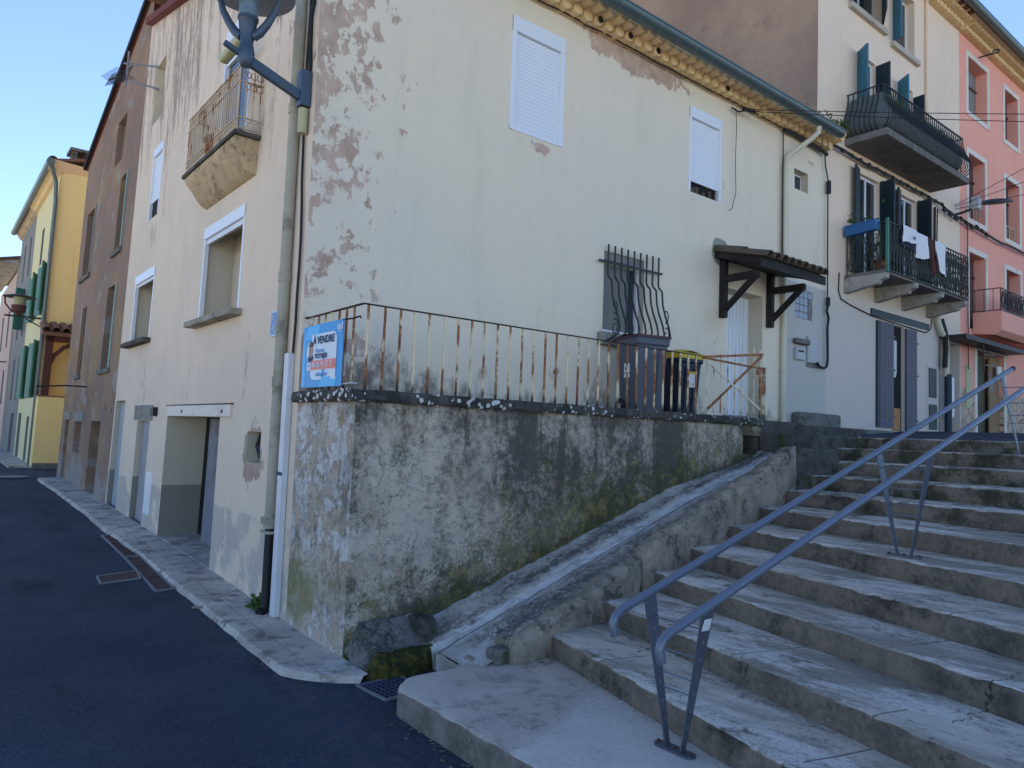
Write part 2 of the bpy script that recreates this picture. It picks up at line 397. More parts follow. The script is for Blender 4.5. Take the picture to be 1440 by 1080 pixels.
def foot_mat():
    n = NT('mossy_footing')
    c = n.mix((.24,.235,.215), (.14,.138,.125), n.rng(n.noise(5, 9, .72), .38, .62))
    c = n.mix(c, (.035,.034,.03), n.mul(n.rng(n.add(n.mul(n.noise(3, 9, .75, off=3), .6), n.mul(n.noise(26, 6, .75), .4)), .47, .60), .85))
    mo = n.add(n.rng(n.y, 5.50, 5.42), n.mul(n.math('SUBTRACT', n.noise(9, 7, .7, off=9), .5), 1.1))
    c = n.mix(c, n.mix((.035,.037,.016), (.13,.108,.028), n.rng(n.noise(14, 6, .7, off=12), .42, .66)), n.rng(mo, .45, .7))
    return n.fin(c, .96, n.add(n.noise(9, 10, .75), n.mul(n.noise(50, 4, .7), .4)), .8, .03, 0, .12)
M['footmoss'] = foot_mat()
M['greyrock'] = rock_mat('grey_footing', (.21,.205,.19), (.15,.15,.14), (.05,.05,.047), (.08,.08,.03), .15)
M['pave'] = None
def pave_mat():
    n = NT('pavement_concrete')
    c = n.mix((.58,.525,.46), (.41,.375,.335), n.rng(n.noise(1.6, 9, .7), .40, .60))
    c = n.mix(c, (.11,.105,.10), n.mul(n.rng(n.noise(3.4, 10, .76, off=5), .48, .62), .75))
    c = n.mix(c, (.46,.42,.41), n.mul(n.rng(n.noise(2.2, 6, .6, off=15), .58, .63), .5))
    j = n.math('ABSOLUTE', n.math('SUBTRACT', n.x, 2.62)); c = n.mix(c, (.15,.145,.14), n.mul(n.rng(n.add(j, n.mul(n.noise(6, 5, .7), .02)), .022, .012), .4))
    yj = n.math('ABSOLUTE', n.math('SUBTRACT', n.math('FRACT', n.mul(n.y, .48)), .5)); c = n.mix(c, (.13,.12,.115), n.mul(n.rng(yj, .008, .003), .6))
    return n.fin(c, .93, n.add(n.noise(8, 8, .7), n.mul(n.noise(60, 3), .3)), .4, .012, 0, .2)
M['pave'] = pave_mat()
def asphalt_mat(name, a=(.031,.043,.072), b=(.048,.063,.098)):
    n = NT(name)
    c = n.mix(a, b, n.rng(n.noise(.55, 6, .6), .35, .65))
    v = n.add(n.mul(n.noise(58, 4, .75), .65), n.mul(n.noise(150, 2, .7), .35))
    c = n.mix(c, (.004,.008,.022), n.mul(n.rng(v, .50, .38), .9))
    c = n.mix(c, (.14,.17,.22), n.mul(n.rng(v, .54, .66), .85))
    c = n.mix(c, (.045,.058,.095), n.mul(n.rng(n.noise(1.7, 8, .7, st=(1,.3,1), off=8), .50, .64), .55))
    c = n.mix(c, (.010,.014,.030), n.mul(n.rng(n.noise(.9, 7, .66, st=(1.6,.5,1), off=15), .53, .66), .65))
    c = n.mix(c, (.16,.16,.165), n.mul(n.math('LESS_THAN', n.voro(5.5), .035), .8))
    c = n.mix(c, (.105,.105,.108), n.mul(n.mul(gauss(n, n.x, 2.45, .55), n.rng(n.noise(7, 8, .75, off=44), .46, .66)), .5))
    ckv = n.math('ABSOLUTE', n.math('SUBTRACT', n.add(n.mul(n.x, .22), n.mul(n.noise(.8, 7, .62, off=61), 1.2)), .60))
    c = n.mix(c, (.006,.008,.013), n.mul(n.rng(ckv, .004, .001), .55))
    return n.fin(c, n.rng(n.noise(1.2, 4), .3, .7, .75, .92), n.add(v, n.mul(n.noise(9, 6, .6), .4)), .9, .02, 0, .25)
M['asphalt'] = asphalt_mat('asphalt')
M['ground'] = rock_mat('dry_ground', (.56,.48,.37), (.50,.43,.33), (.38,.32,.24))  # mostly unseen ground, made pale to bounce sunlight onto the shaded fronts
M['brown'] = plaster('plaster_brown', (.31,.205,.15), (.225,.155,.12), (.10,.085,.075), lambda n: n.add(n.mul(gauss(n, n.z, 2.2, 1.4), .13), -.13), (.075,.065,.06), lambda n: n.add(n.mul(gauss(n, n.z, 2.3, 1.2), .12), -.12), (1,1,.35),
    extra=lambda n, c: n.mix(n.mix(c, (.33,.22,.10), n.mul(n.rng(n.add(n.noise(.9, 6, .6, off=18), n.mul(gauss(n, n.z, 3.2, 1.9), .12)), .52, .66), .6)), (.30,.285,.27), n.mul(n.rng(n.add(n.noise(1.4, 7, .6, off=40), n.mul(n.rng(n.z, 1.5, .7), .12)), .58, .62), .7)))
M['gable'] = plaster('plaster_gable', (.46,.315,.22), (.33,.23,.17), (.12,.095,.085), lambda n: -.12, (.13,.10,.09), lambda n: -.035, (.7,.5,1.4), None, 1.0, .7)
M['house2'] = plaster('plaster_pale', (.86,.68,.52), (.80,.65,.52), (.45,.36,.27), lambda n: n.add(n.mul(gauss(n, n.z, 7.6, .5), .10), -.16), (.26,.25,.24), lambda n: n.add(n.mul(n.rng(n.z, 5.2, 4.6), .07), n.add(n.mul(n.rng(n.z, 3.0, 2.4), .12), -.17)), (1,1,.6),
    extra=lambda n, c: n.mix(c, (.48,.47,.475), n.mul(n.rng(n.z, 5.3, 4.6), .6)))
def pink_extra(n, c):
    st = n.mul(n.rng(n.z, 3.55, 3.5), n.rng(n.x, 19.0, 19.1))
    v = n.voro(3.2, 'DISTANCE_TO_EDGE', (1,.2,1))
    stone = n.mix((.50,.36,.27), (.62,.48,.37), n.noise(3, 3))
    stone = n.mix(stone, (.24,.15,.11), n.rng(v, .045, .02))
    return n.mix(c, stone, st)
M['pink'] = plaster('plaster_pink', (.90,.42,.325), (.85,.39,.305), (.40,.2,.17), lambda n: -.2, (.30,.15,.13), lambda n: -.17, (1,1,.5), pink_extra)
M['yellow'] = plaster('plaster_yellow', (.95,.72,.30), (.92,.69,.30), (.5,.4,.2), lambda n: -.22, (.4,.3,.15), lambda n: n.add(n.mul(n.rng(n.z, 1.4, .5), .06), -.2))
M['yellow_pale'] = plaster('plaster_pale_yellow', (.76,.68,.37), (.71,.65,.39), (.5,.45,.3), lambda n: -.2, (.35,.32,.2), lambda n: -.18)
M['greyh'] = plaster('plaster_grey', (.27,.26,.25), (.22,.215,.21), (.18,.17,.16), lambda n: -.14, (.12,.12,.12), lambda n: -.14)
M['rose'] = plaster('plaster_rose', (.60,.44,.38), (.54,.41,.36), (.45,.35,.3), lambda n: -.2, (.3,.25,.22), lambda n: -.17)
M['mauve'] = plaster('plaster_mauve', (.30,.22,.24), (.26,.20,.22), (.2,.17,.17), lambda n: -.2, (.15,.12,.12), lambda n: -.17)
M['farcream'] = plaster('plaster_far', (.62,.56,.42), (.56,.51,.40), (.45,.4,.3), lambda n: -.18, (.3,.27,.2), lambda n: -.17)
M['white'] = simple('white_lacquer', (.76,.79,.85), .4, .02, 3, bstr=.01)
M['whiteframe'] = simple('white_trim_paint', (.74,.66,.58), .7, .06, 5, dirt=(.50,.42,.36), damt=.5)
M['tile_genoise'] = plaster('eave_limewash', (.82,.60,.33), (.70,.52,.29), (.30,.18,.11), lambda n: -.12, (.13,.10,.07), lambda n: -.12, (1,1,1), None, 4.0)
M['rooftile'] = simple('clay_roof_tile', (.24,.115,.075), .9, .35, 7, dirt=(.10,.085,.07), damt=.8, bstr=.3)
M['oldtile'] = simple('mossy_roof_tile', (.115,.085,.065), .95, .35, 8, dirt=(.05,.055,.03), damt=.9, bstr=.4)
M['redtile'] = simple('red_edge_tile', (.15,.035,.03), .85, .3, 8, bstr=.3)
def gutter_mat():
    n = NT('zinc_gutter')
    c = n.mix((.085,.125,.135), (.13,.175,.18), n.noise(3, 5))
    return n.fin(c, .45, n.noise(30, 3), .08, .004, .5, .5)
M['gutter'] = gutter_mat()
M['fibre'] = simple('fibre_cement_pipe', (.40,.375,.30), .9, .2, 4, dirt=(.10,.095,.07), damt=.6, bstr=.3)
M['pvc'] = simple('cream_pvc_pipe', (.60,.56,.44), .5, .06, 4, dirt=(.4,.36,.27), damt=.4)
M['black'] = simple('black_rubber', (.012,.012,.014), .6, .2, 20)
M['iron'] = simple('dark_ironwork', (.016,.020,.024), .5, .3, 20, .0, .5, .2, dirt=(.05,.03,.02), dscale=20, damt=.4)
M['irongreen'] = simple('dark_green_ironwork', (.018,.028,.024), .55, .3, 20, dirt=(.05,.04,.02), dscale=20, damt=.4)
def rust_mat(name, paint, amt=.0):
    n = NT(name)
    r = n.mix((.38,.165,.065), (.19,.08,.038), n.rng(n.noise(12, 6, .7), .4, .6))
    r = n.mix(r, (.42,.20,.07), n.rng(n.noise(18, 4, .6, off=4), .56, .66))
    m = n.rng(n.add(n.noise(3.4, 7, .7, st=(1,1,.6), off=9), amt), .44, .52)
    dk = n.rng(n.add(n.z, n.mul(n.noise(9, 3), .12)), 2.52, 2.42)
    c = n.mix(paint, r, m); c = n.mix(c, (.03,.025,.022), n.mul(dk, .85))
    return n.fin(c, .85, n.noise(60, 4, .7), .5, .006, 0, .25)
M['rustcream'] = rust_mat('flaking_cream_paint_on_rust', (.80,.66,.43), -.002)
M['rustblack'] = simple('dark_rusty_rail', (.045,.028,.022), .8, .4, 14, dirt=(.14,.06,.03), dscale=9, damt=.7)
M['rustdark'] = rust_mat('rusty_iron', (.10,.05,.03), .12)
M['rustgate'] = rust_mat('rusty_gate_iron', (.74,.65,.48), -.085)
M['balrust'] = rust_mat('rusty_balcony_iron', (.56,.45,.34), -.085)
def steel_mat():
    n = NT('grey_painted_steel')
    c = n.mix((.145,.175,.235), (.175,.205,.265), n.noise(5, 5))
    sc = n.rng(n.noise(26, 4, .6, st=(.6,1,1)), .69, .72)
    c = n.mix(c, (.42,.43,.46), n.mul(sc, .7))
    return n.fin(c, n.rng(n.noise(7, 5), .3, .7, .34, .5), n.noise(70, 3), .05, .003, .35, .5)
M['steel'] = steel_mat()
M['poststeel'] = simple('dark_grey_steel', (.105,.12,.155), .45, .12, 6, .35, .5, .04)
M['lampmetal'] = simple('blue_grey_lamp_metal', (.055,.085,.135), .45, .12, 6, .3, .5, .05, dirt=(.09,.10,.08), damt=.5)
M['wood'] = simple('dark_stained_timber', (.013,.010,.010), .75, .35, 10, bstr=.4, dirt=(.05,.04,.04), damt=.4)
M['brownwood'] = simple('brown_timber', (.10,.035,.025), .7, .25, 8, bstr=.3)
M['sill'] = rock_mat('window_sill_stone', (.42,.38,.31), (.30,.27,.22), (.12,.11,.09))
M['sill2'] = rock_mat('dark_sill_stone', (.13,.12,.11), (.09,.085,.08), (.045,.042,.04))
M['palesill'] = rock_mat('pale_sill_stone', (.52,.47,.40), (.46,.42,.36), (.34,.30,.26))
M['blueshut'] = simple('blue_shutter_paint', (.022,.155,.235), .5, .15, 8, dirt=(.05,.07,.08), damt=.4)
M['navyshut'] = simple('navy_shutter_paint', (.010,.028,.042), .55, .2, 8, dirt=(.03,.04,.045), damt=.4)
M['greenshut'] = simple('green_shutter_paint', (.055,.19,.145), .55, .15, 8, dirt=(.06,.10,.08), damt=.4)
M['paleshut'] = simple('pale_green_shutter_paint', (.20,.30,.27), .6, .15, 8, dirt=(.12,.14,.12), damt=.5)
M['greyshut'] = simple('grey_violet_shutter_paint', (.105,.10,.135), .65, .12, 6, dirt=(.08,.075,.09), damt=.5, bstr=.2)
M['greydoor'] = simple('grey_blue_door', (.17,.175,.215), .6, .15, 5, dirt=(.07,.065,.07), damt=.7, bstr=.2)
M['doorlilac'] = simple('weathered_door_render', (.33,.32,.345), .85, .12, 3, dirt=(.20,.19,.20), damt=.6, bstr=.3)
M['doorblue'] = simple('pale_blue_door', (.33,.38,.43), .8, .15, 3, dirt=(.22,.23,.24), damt=.6)
M['dark'] = simple('dark_interior', (.012,.012,.014), .9, .3, 3)  # near-black painted for the unlit depth of openings; bolts and verge share it
M['darkpit'] = simple('dark_interior_plaster', (.05,.048,.046), .95, .3, 2)
def glass_mat():
    n = NT('window_glass')
    return n.fin(n.mix((.02,.025,.03), (.05,.06,.07), n.noise(1.5, 3)), .08, None, 0, 0, 0, .6)
M['glass'] = glass_mat()
M['paneldim'] = simple('grey_blind', (.21,.205,.20), .7, .06, 2, dirt=(.25,.24,.22), damt=.4)
M['glassblock'] = simple('glass_block', (.26,.29,.33), .25, .2, 9, spec=.5)
M['cement'] = rock_mat('cement_render', (.33,.32,.30), (.26,.25,.235), (.16,.15,.14))
M['grillbox'] = simple('grey_panel_paint', (.42,.43,.44), .55, .05, 3, dirt=(.36,.36,.36), damt=.4)
M['bin'] = simple('grey_bin_plastic', (.075,.088,.118), .45, .1, 5, spec=.4, dirt=(.09,.10,.14), damt=.3)
M['bin2'] = simple('navy_bin_plastic', (.008,.018,.045), .4, .1, 5, spec=.4)
M['binlid'] = simple('maroon_lid_plastic', (.055,.018,.035), .5, .15, 5, dirt=(.08,.06,.07), damt=.3)
M['yellowlid'] = simple('yellow_lid_plastic', (.62,.45,.03), .45, .08, 5)
M['paper'] = simple('white_paper', (.72,.73,.76), .7, .03, 8)
M['ink'] = simple('printed_navy_ink', (.03,.05,.12), .7, .02)
M['inkblue'] = simple('printed_blue_ink', (.10,.30,.62), .7, .02)
M['bannerblue'] = simple('banner_blue', (.018,.30,.70), .45, .03, 2, bstr=.03)
M['bannercyan'] = simple('banner_light_blue', (.06,.45,.85), .45, .03, 2, bstr=.03)
M['bannerwhite'] = simple('banner_white', (.66,.74,.84), .5, .02, 2)
M['bannerred'] = simple('banner_coral', (.78,.21,.16), .5, .02, 2)
M['skin'] = simple('printed_skin_tone', (.42,.24,.18), .6, .08, 40)
M['hair'] = simple('printed_dark_hair', (.06,.05,.05), .6, .1, 40)
M['plaque'] = simple('blue_enamel', (.085,.19,.44), .35, .08, 10, dirt=(.14,.22,.38), damt=.4)
M['plaquetext'] = simple('plaque_white_enamel', (.62,.66,.72), .4, .05, 10)
M['blueplastic'] = simple('blue_planter_plastic', (.025,.12,.32), .4, .08, 6)
M['terracotta'] = simple('terracotta', (.26,.09,.045), .85, .15, 9)
M['cloth'] = simple('white_cotton', (.74,.75,.78), .9, .04, 10)
M['clothb'] = simple('brown_cotton', (.07,.022,.018), .9, .2, 10)
M['clothn'] = simple('navy_cotton', (.018,.028,.06), .9, .15, 10)
M['leaf'] = simple('leaf_green', (.055,.11,.025), .7, .4, 12)
M['dryleaf'] = simple('dry_leaf', (.26,.20,.12), .8, .4, 30)
M['mossgreen'] = simple('gutter_moss', (.07,.095,.025), .95, .4, 14)
M['rustplate'] = simple('rusty_steel_plate', (.085,.05,.045), .75, .3, 6, .2, .4, .3, dirt=(.045,.04,.042), damt=.7)
M['drainframe'] = simple('galvanised_frame', (.22,.24,.27), .6, .2, 12, .3)
M['grate'] = simple('blue_steel_grating', (.09,.12,.20), .5, .2, 12, .4)
M['curtain'] = simple('white_curtain', (.62,.63,.66), .9, .04, 6)
M['orangewood'] = simple('orange_wood', (.42,.19,.05), .6, .15, 8)
M['screen'] = simple('dark_shade_cloth', (.105,.122,.130), .9, .2, 14, dirt=(.05,.07,.045), damt=.7)
M['slab'] = rock_mat('balcony_slab', (.21,.19,.175), (.16,.15,.14), (.10,.095,.09))
M['corbel'] = rock_mat('balcony_corbel', (.60,.46,.29), (.48,.37,.24), (.15,.115,.085))
M['slabpale'] = rock_mat('pale_balcony_stone', (.43,.40,.355), (.36,.335,.30), (.16,.145,.13))
M['olivedoor'] = simple('olive_door_paint', (.075,.075,.04), .7, .2, 3, dirt=(.035,.035,.025), damt=.8)
M['doorgreen'] = simple('dark_green_panel', (.06,.075,.07), .6, .15, 5)
M['lampglass'] = simple('clear_lamp_glass', (.13,.19,.22), .08, .5, 9, spec=.9)
M['discunder'] = simple('lamp_disc_paint', (.22,.25,.30), .55, .08, 4)
M['whitestrip'] = simple('white_plastic_trunking', (.66,.68,.74), .45, .04, 5, dirt=(.45,.44,.44), damt=.3)
M['yellowplate'] = simple('pale_yellow_awning', (.42,.42,.24), .6, .08, 5)
M['stick'] = simple('dry_stick', (.25,.22,.17), .85, .2, 20)

# ------------------------------------------------------------------ world frame (metres)
X0 = 2.92          # street front plane
FY = 7.05          # stairs-side front plane
TY = 5.8           # terrace wall plane
def gz(y):         # street level along the lane
    pts = [(-60,-1.6),(3,-.08),(5,-.03),(7.2,.03),(9.5,.13),(12,.20),(16,.31),(23,.43),(40,.6),(400,4)]
    for (a, za), (b, zb) in zip(pts, pts[1:]):
        if y <= b: return za + (zb-za)*(y-a)/(b-a)
    return 4
# wall with openings on a plane; P(u, v, d) -> xyz, d = depth into the building
def wall(mb, P, us, v0, top, holes, jamb=None, depth=.3):
    U = sorted(set(list(us) + [h[0] for h in holes] + [h[1] for h in holes]))
    tv = top if callable(top) else (lambda u: top)
    vmax = max(tv(u) for u in us)
    V = sorted(set([v0] + [h[2] for h in holes] + [h[3] for h in holes] + [vmax]))
    for i in range(len(U)-1):
        for j in range(len(V)-1):
            cu = (U[i]+U[i+1])/2; cv = (V[j]+V[j+1])/2
            if any(h[0] < cu < h[1] and h[2] < cv < h[3] for h in holes): continue
            ta, tb = tv(U[i]), tv(U[i+1])
            a, b = min(V[j], ta), min(V[j], tb); c, d = min(V[j+1], tb), min(V[j+1], ta)
            if c - b < 1e-4 and d - a < 1e-4: continue
            mb.face([P(U[i], a, 0), P(U[i+1], b, 0), P(U[i+1], c, 0), P(U[i], d, 0)])
    for h in holes:
        u0, u1, a, b = h[:4]; dp = h[4] if len(h) > 4 else depth
        if jamb is not None: mb.mi = jamb
        mb.face([P(u0,a,0), P(u0,b,0), P(u0,b,dp), P(u0,a,dp)])
        mb.face([P(u1,b,0), P(u1,a,0), P(u1,a,dp), P(u1,b,dp)])
        mb.face([P(u0,a,dp), P(u1,a,dp), P(u1,a,0), P(u0,a,0)])
        mb.face([P(u0,b,0), P(u1,b,0), P(u1,b,dp), P(u0,b,dp)])
        if not (len(h) > 5 and h[5] == 'open'): mb.face([P(u0,a,dp), P(u0,b,dp), P(u1,b,dp), P(u1,a,dp)])
        mb.mi = 0
PS = lambda u, v, d: (X0 + d, u, v)          # street plane
PF = lambda u, v, d: (u, FY + d, v)          # front plane

def shutter_panel(P, u0, u1, v0, v1, d, pitch=.052):
    mb = MB(); n = max(2, int(round((v1-v0)/pitch)))
    for k in range(n):
        a = v0 + (v1-v0)*k/n; b = v0 + (v1-v0)*(k+1)/n; m = a + (b-a)*.45; t = a + (b-a)*.87
        for (p_, dp, q_, dq) in ((a,d-.011,m,d-.0135),(m,d-.0135,t,d-.0105),(t,d-.0105,t,d-.006),(t,d-.006,b,d-.006),(b,d-.006,b,d-.011)):
            mb.face([P(u0,p_,dp), P(u1,p_,dp), P(u1,q_,dq), P(u0,q_,dq)])
    mb.face([P(u0,v0,d), P(u1,v0,d), P(u1,v0,d+.02), P(u0,v0,d+.02)])
    return mb
def pbox(mb, P, u0, u1, v0, v1, d0, d1):
    vs = [P(u,v,d) for u in (u0,u1) for v in (v0,v1) for d in (d0,d1)]
    mb.addmesh(vs, [(0,1,3,2),(4,6,7,5),(0,4,5,1),(2,3,7,6),(0,2,6,4),(1,5,7,3)]); return mb
def frame_mb(P, u0, u1, v0, v1, w, d0, d1, bottom=True):
    mb = MB()
    pbox(mb, P, u0, u0+w, v0, v1, d0, d1); pbox(mb, P, u1-w, u1, v0, v1, d0, d1)
    pbox(mb, P, u0+w, u1-w, v1-w, v1, d0, d1)
    if bottom: pbox(mb, P, u0+w, u1-w, v0, v0+w, d0, d1)
    return mb
def canal_tiles(mb, o, du, dv, nu, r, thick=.012, seg=7, arch=1):
    """a row of half-round tiles: o = first axis start, du = step, dv = axis vector"""
    o = Vector(o); du = Vector(du); dv = Vector(dv); nrm = du.cross(dv).normalized()
    if nrm.z < 0: nrm = -nrm
    u = du.normalized()
    for k in range(nu):
        c = o + du*k
        j = (random.random()-.5)*.12
        rr = [r*(1+.05*random.uniform(-1,1)), r*(.9+.05*random.uniform(-1,1))]
        vs = []
        for e, p in enumerate((c - dv*.02*random.random(), c + dv)):
            for q, rad in ((0, rr[e]), (1, rr[e]-thick)):
                for t in range(seg+1):
                    a = math.pi*t/seg
                    vs.append(p + u*math.cos(a)*rad + nrm*(math.sin(a)*rad*arch) )
        m = seg+1; fs = []
        for t in range(seg):
            fs.append((t, t+1, 2*m+t+1, 2*m+t)); fs.append((m+t+1, m+t, 3*m+t, 3*m+t+1))
            fs.append((t+1, t, m+t, m+t+1))
        mb.addmesh(vs, fs)

# ------------------------------------------------------------------ ground, lane, pavement
g = MB()
ys = [-150,-60,-30,-15,-8,-3,0,2,3.4,4.2,5,6,7.2,8.5,9.5,12,14,16,19,23,30,40,60,100,160]
xs = [-160,-80,-40,-20,-12,-8,-4.6]
for i in range(len(xs)-1):
    for j in range(len(ys)-1):
        g.face([(xs[i],ys[j],gz(ys[j])-.03),(xs[i+1],ys[j],gz(ys[j])-.03),(xs[i+1],ys[j+1],gz(ys[j+1])-.03),(xs[i],ys[j+1],gz(ys[j+1])-.03)])
xs2 = [-4.6,2.6,14,30,60,160]
for i in range(len(xs2)-1):
    for j in range(len(ys)-1):
        g.face([(xs2[i],ys[j],gz(ys[j])-.05),(xs2[i+1],ys[j],gz(ys[j])-.05),(xs2[i+1],ys[j+1],gz(ys[j+1])-.05),(xs2[i],ys[j+1],gz(ys[j+1])-.05)])
tag(g.build('ground', M['ground'], origin=(0,0,0)), kind='structure')
s = MB()
def street_pt(a, b):
    x = -6.4 + a*10.2; y = -30 + b*90
    return x, y
ylist = [-30,-20,-12,-7,-4,-2] + [-1 + .25*k for k in range(70)] + [17,18,19,20,21,22,23,25,28,32,36,42,50,60]
xlist = [-4.6,-4,-3.5,-3,-2,-1.5] + [-1 + .25*k for k in range(20)]
vs = []; fs = []
rnd = random.Random(3)
for y in ylist:
    for x in xlist:
        dz = rnd.uniform(-.004,.004)
        vs.append((x, y, gz(y) + dz - .012*min(1, max(0, 2-x)/3)))
nx = len(xlist)
for j in range(len(ylist)-1):
    for i in range(nx-1): fs.append((j*nx+i, j*nx+i+1, (j+1)*nx+i+1, (j+1)*nx+i))
s.addmesh(vs, fs)
tag(s.build('street', M['asphalt'], origin=(0,0,0), smooth='all'), kind='structure')
# pavement along the street fronts, rounded off at the corner, broken edge
p = MB()
def pav_edge(y):
    base = 2.43 + .03*frac((y,0,0), .5, 2, 3.) + .018*frac((y,0,0), 3.0, 4, 7.)
    if y < 5.95: base = 2.42 + (5.95-y)**2*1.35
    return min(base, 2.905)
py = [5.36 + .12*k for k in range(36)] + [9.8 + .4*k for k in range(31)]
for a, b in zip(py, py[1:]):
    if a > 21.8: break
    za, zb = gz(a)+.055, gz(b)+.055
    ea, eb = pav_edge(a), pav_edge(b)
    for k in range(4):
        f0, f1 = k/4, (k+1)/4
        p.face([(ea+(2.93-ea)*f0, a, za+.012*f0), (ea+(2.93-ea)*f1, a, za+.012*f1), (eb+(2.93-eb)*f1, b, zb+.012*f1), (eb+(2.93-eb)*f0, b, zb+.012*f0)])
    p.face([(ea-.05, a, gz(a)-.03), (ea, a, za), (eb, b, zb), (eb-.05, b, gz(b)-.03)])
    last = b
p.face([(pav_edge(last)-.05,last,gz(last)-.03),(2.93,last,gz(last)-.03),(2.93,last,gz(last)+.066),(pav_edge(last),last,gz(last)+.055)])
tag(p.build('pavement', M['pave'], origin=(X0,6,0)), kind='structure')
p = MB()
for a, b in ((25.9,32),(32,38),(38,48)):
    za, zb = gz(a)+.06, gz(b)+.06
    p.face([(2.1,a,za),(3.0,a,za),(3.0,b,zb),(2.1,b,zb)]); p.face([(2.1,a,za-.1),(2.1,a,za),(2.1,b,zb),(2.1,b,zb-.1)])
p.face([(2.1,25.9,gz(25.9)-.05),(3.0,25.9,gz(25.9)-.05),(3.0,25.9,gz(25.9)+.06),(2.1,25.9,gz(25.9)+.06)])
tag(p.build('pavement', M['pave'], origin=(2.4,26,0)), kind='structure')

# ------------------------------------------------------------------ stairs
STEPS = [ # left-front x, y on the kerb, z top, slope dx/dy of the nosing
 (4.26,4.61,.327,.250),(4.97,4.69,.510,.268),(5.74,4.78,.693,.275),(6.38,4.83,.876,.280),(7.16,4.90,1.059,.285),
 (7.87,4.97,1.242,.270),(8.54,5.04,1.425,.17),(9.17,5.10,1.608,.12),(9.85,5.16,1.791,.07),(10.55,5.45,1.974,.05),(11.2,5.45,2.145,.04)]
ST = thing('stone_stairs', (6.5,2.5,0), 'broad flight of worn grey stone steps climbing beside the terrace wall', 'stairs')
YR = -7.5
def slab(front, back, z0, z1, mat, seed, name='step', chip=.018, nose=.0):
    """stone slab between two nosing polylines [(x,y)..] with worn, chipped front edge"""
    rn = random.Random(seed); n = len(front)
    mb = MB(); rows = []; seed = float(seed)
    for i in range(n):
        (fx, fy), (bx, by) = front[i], back[i]
        c = max(0, .4+frac((fx, fy*2.3, seed), 2.0, 5, seed*1.7))*chip*1.5; fx -= .010*frac((fx, fy, seed), .9, 3, seed)
        dz = rn.uniform(-.004,.004)
        rows.append([(fx+.012, fy, z0), (fx+rn.uniform(-.003,.006), fy, z0+(z1-z0)*.5), (fx, fy, z1-.022-c*.5), (fx+.008+c*.2, fy, z1-.007+dz-c*.2), (fx+.03+c*.5, fy, z1+dz),
                     (fx+.10, fy+(by-fy)*.1, z1+rn.uniform(-.003,.003)), (fx+(bx-fx)*.5, fy+(by-fy)*.5, z1-.004+rn.uniform(-.004,.004)), (bx+.06, by, z1+.002), (bx+.06, by, z0)])
    m = len(rows[0])
    vs = [p for r in rows for p in r]; fs = []
    for i in range(n-1):
        for k in range(m-1): fs.append((i*m+k, i*m+k+1, (i+1)*m+k+1, (i+1)*m+k))
    fs.append(tuple(range(m))); fs.append(tuple(reversed(range((n-1)*m, n*m))))
    mb.addmesh(vs, fs)
    return mb.build(name, mat, ST, smooth=True)
def line(x, y, sl, ylim0, n=190):
    return [(x - sl*(y - yy) , yy) for yy in [ylim0 + (YR-ylim0)*(k/(n-1))**1.5 for k in range(n)]]
fronts = []
for i, (x, y, z, sl) in enumerate(STEPS):
    yl = y + .12 if i < 9 else 5.62
    fronts.append((x, y, sl, yl))
# wedge-shaped bottom platform
n = 90
yy = [4.86 + (YR-4.86)*(k/(n-1))**1.5 for k in range(n)]
def frontp(y):
    x = 2.80 + .015*math.sin(y*2.1)
    if y > 4.62: x += (y-4.62)**2*3.2
    return x
fr = [(min(frontp(y), 4.26-.25*(4.61-y)-.02), y) for y in yy]; bk = [(4.28 - .25*(4.61-y), y) for y in yy]
bk = [(max(b[0], f[0]+.03), b[1]) for f, b in zip(fr, bk)]
slab(fr, bk, -.6, .144, M['platform'], 1, 'bottom_platform', .012)
for i, (x, y, sl, yl) in enumerate(fronts):
    z = STEPS[i][2]
    f = line(x, y, sl, yl)
    if i + 1 < len(fronts):
        x2, y2, sl2, _ = fronts[i+1]; b = [(x2 - sl2*(y2-q[1]), q[1]) for q in f]
    else: b = [(q[0]+.9, q[1]) for q in f]
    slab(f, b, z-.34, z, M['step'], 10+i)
# upper street behind the stairs
u = MB()
uy = [7.04,6.4,5.9,5.0,3,0,-4,-7.5,-20]; ux = [11.9,12.6,13.4,15,17,20,24,32,60]
def uz(x): return 2.14 + min(1, max(0, (x-11.9)/4.5))*.24 + max(0, x-16.4)*.012
for i in range(len(ux)-1):
    for j in range(len(uy)-1):
        u.face([(ux[i],uy[j+1],uz(ux[i])),(ux[i+1],uy[j+1],uz(ux[i+1])),(ux[i+1],uy[j],uz(ux[i+1])),(ux[i],uy[j],uz(ux[i]))])
u.face([(11.9,7.04,-.6),(11.9,-20,-.6),(11.9,-20,2.14),(11.9,7.04,2.14)])
tag(u.build('upper_street', M['asphalt'], origin=(14,0,2.14)), kind='structure')

# low blocks between terrace end, wall and top steps
lb = thing('entrance_step_block', (10.5,5.9,2.1), 'dark mossy stone blocks at the foot of the front wall above the top step', 'stone step')
mb = MB(); mb.box(9.12,11.9,5.46,5.84,1.5,2.15); mb.build('lower_block', M['darkrock'], lb, bevel=.03)
mb = MB(); mb.box(9.05,10.32,5.84,7.06,1.9,2.325); mb.box(10.35,12.4,5.95,7.055,1.9,2.30)
mb.build('upper_block', M['darkrock'], lb, bevel=.03)
mb = MB(); mb.box(12.42,14.9,6.55,7.052,1.9,2.33); mb.build('wall_ledge', M['greyrock'], lb, bevel=.03)
mb = MB(); mb.box(12.0,13.45,6.86,7.048,2.3,2.58); mb.build('plinth', M['greyrock'], lb, bevel=.05)

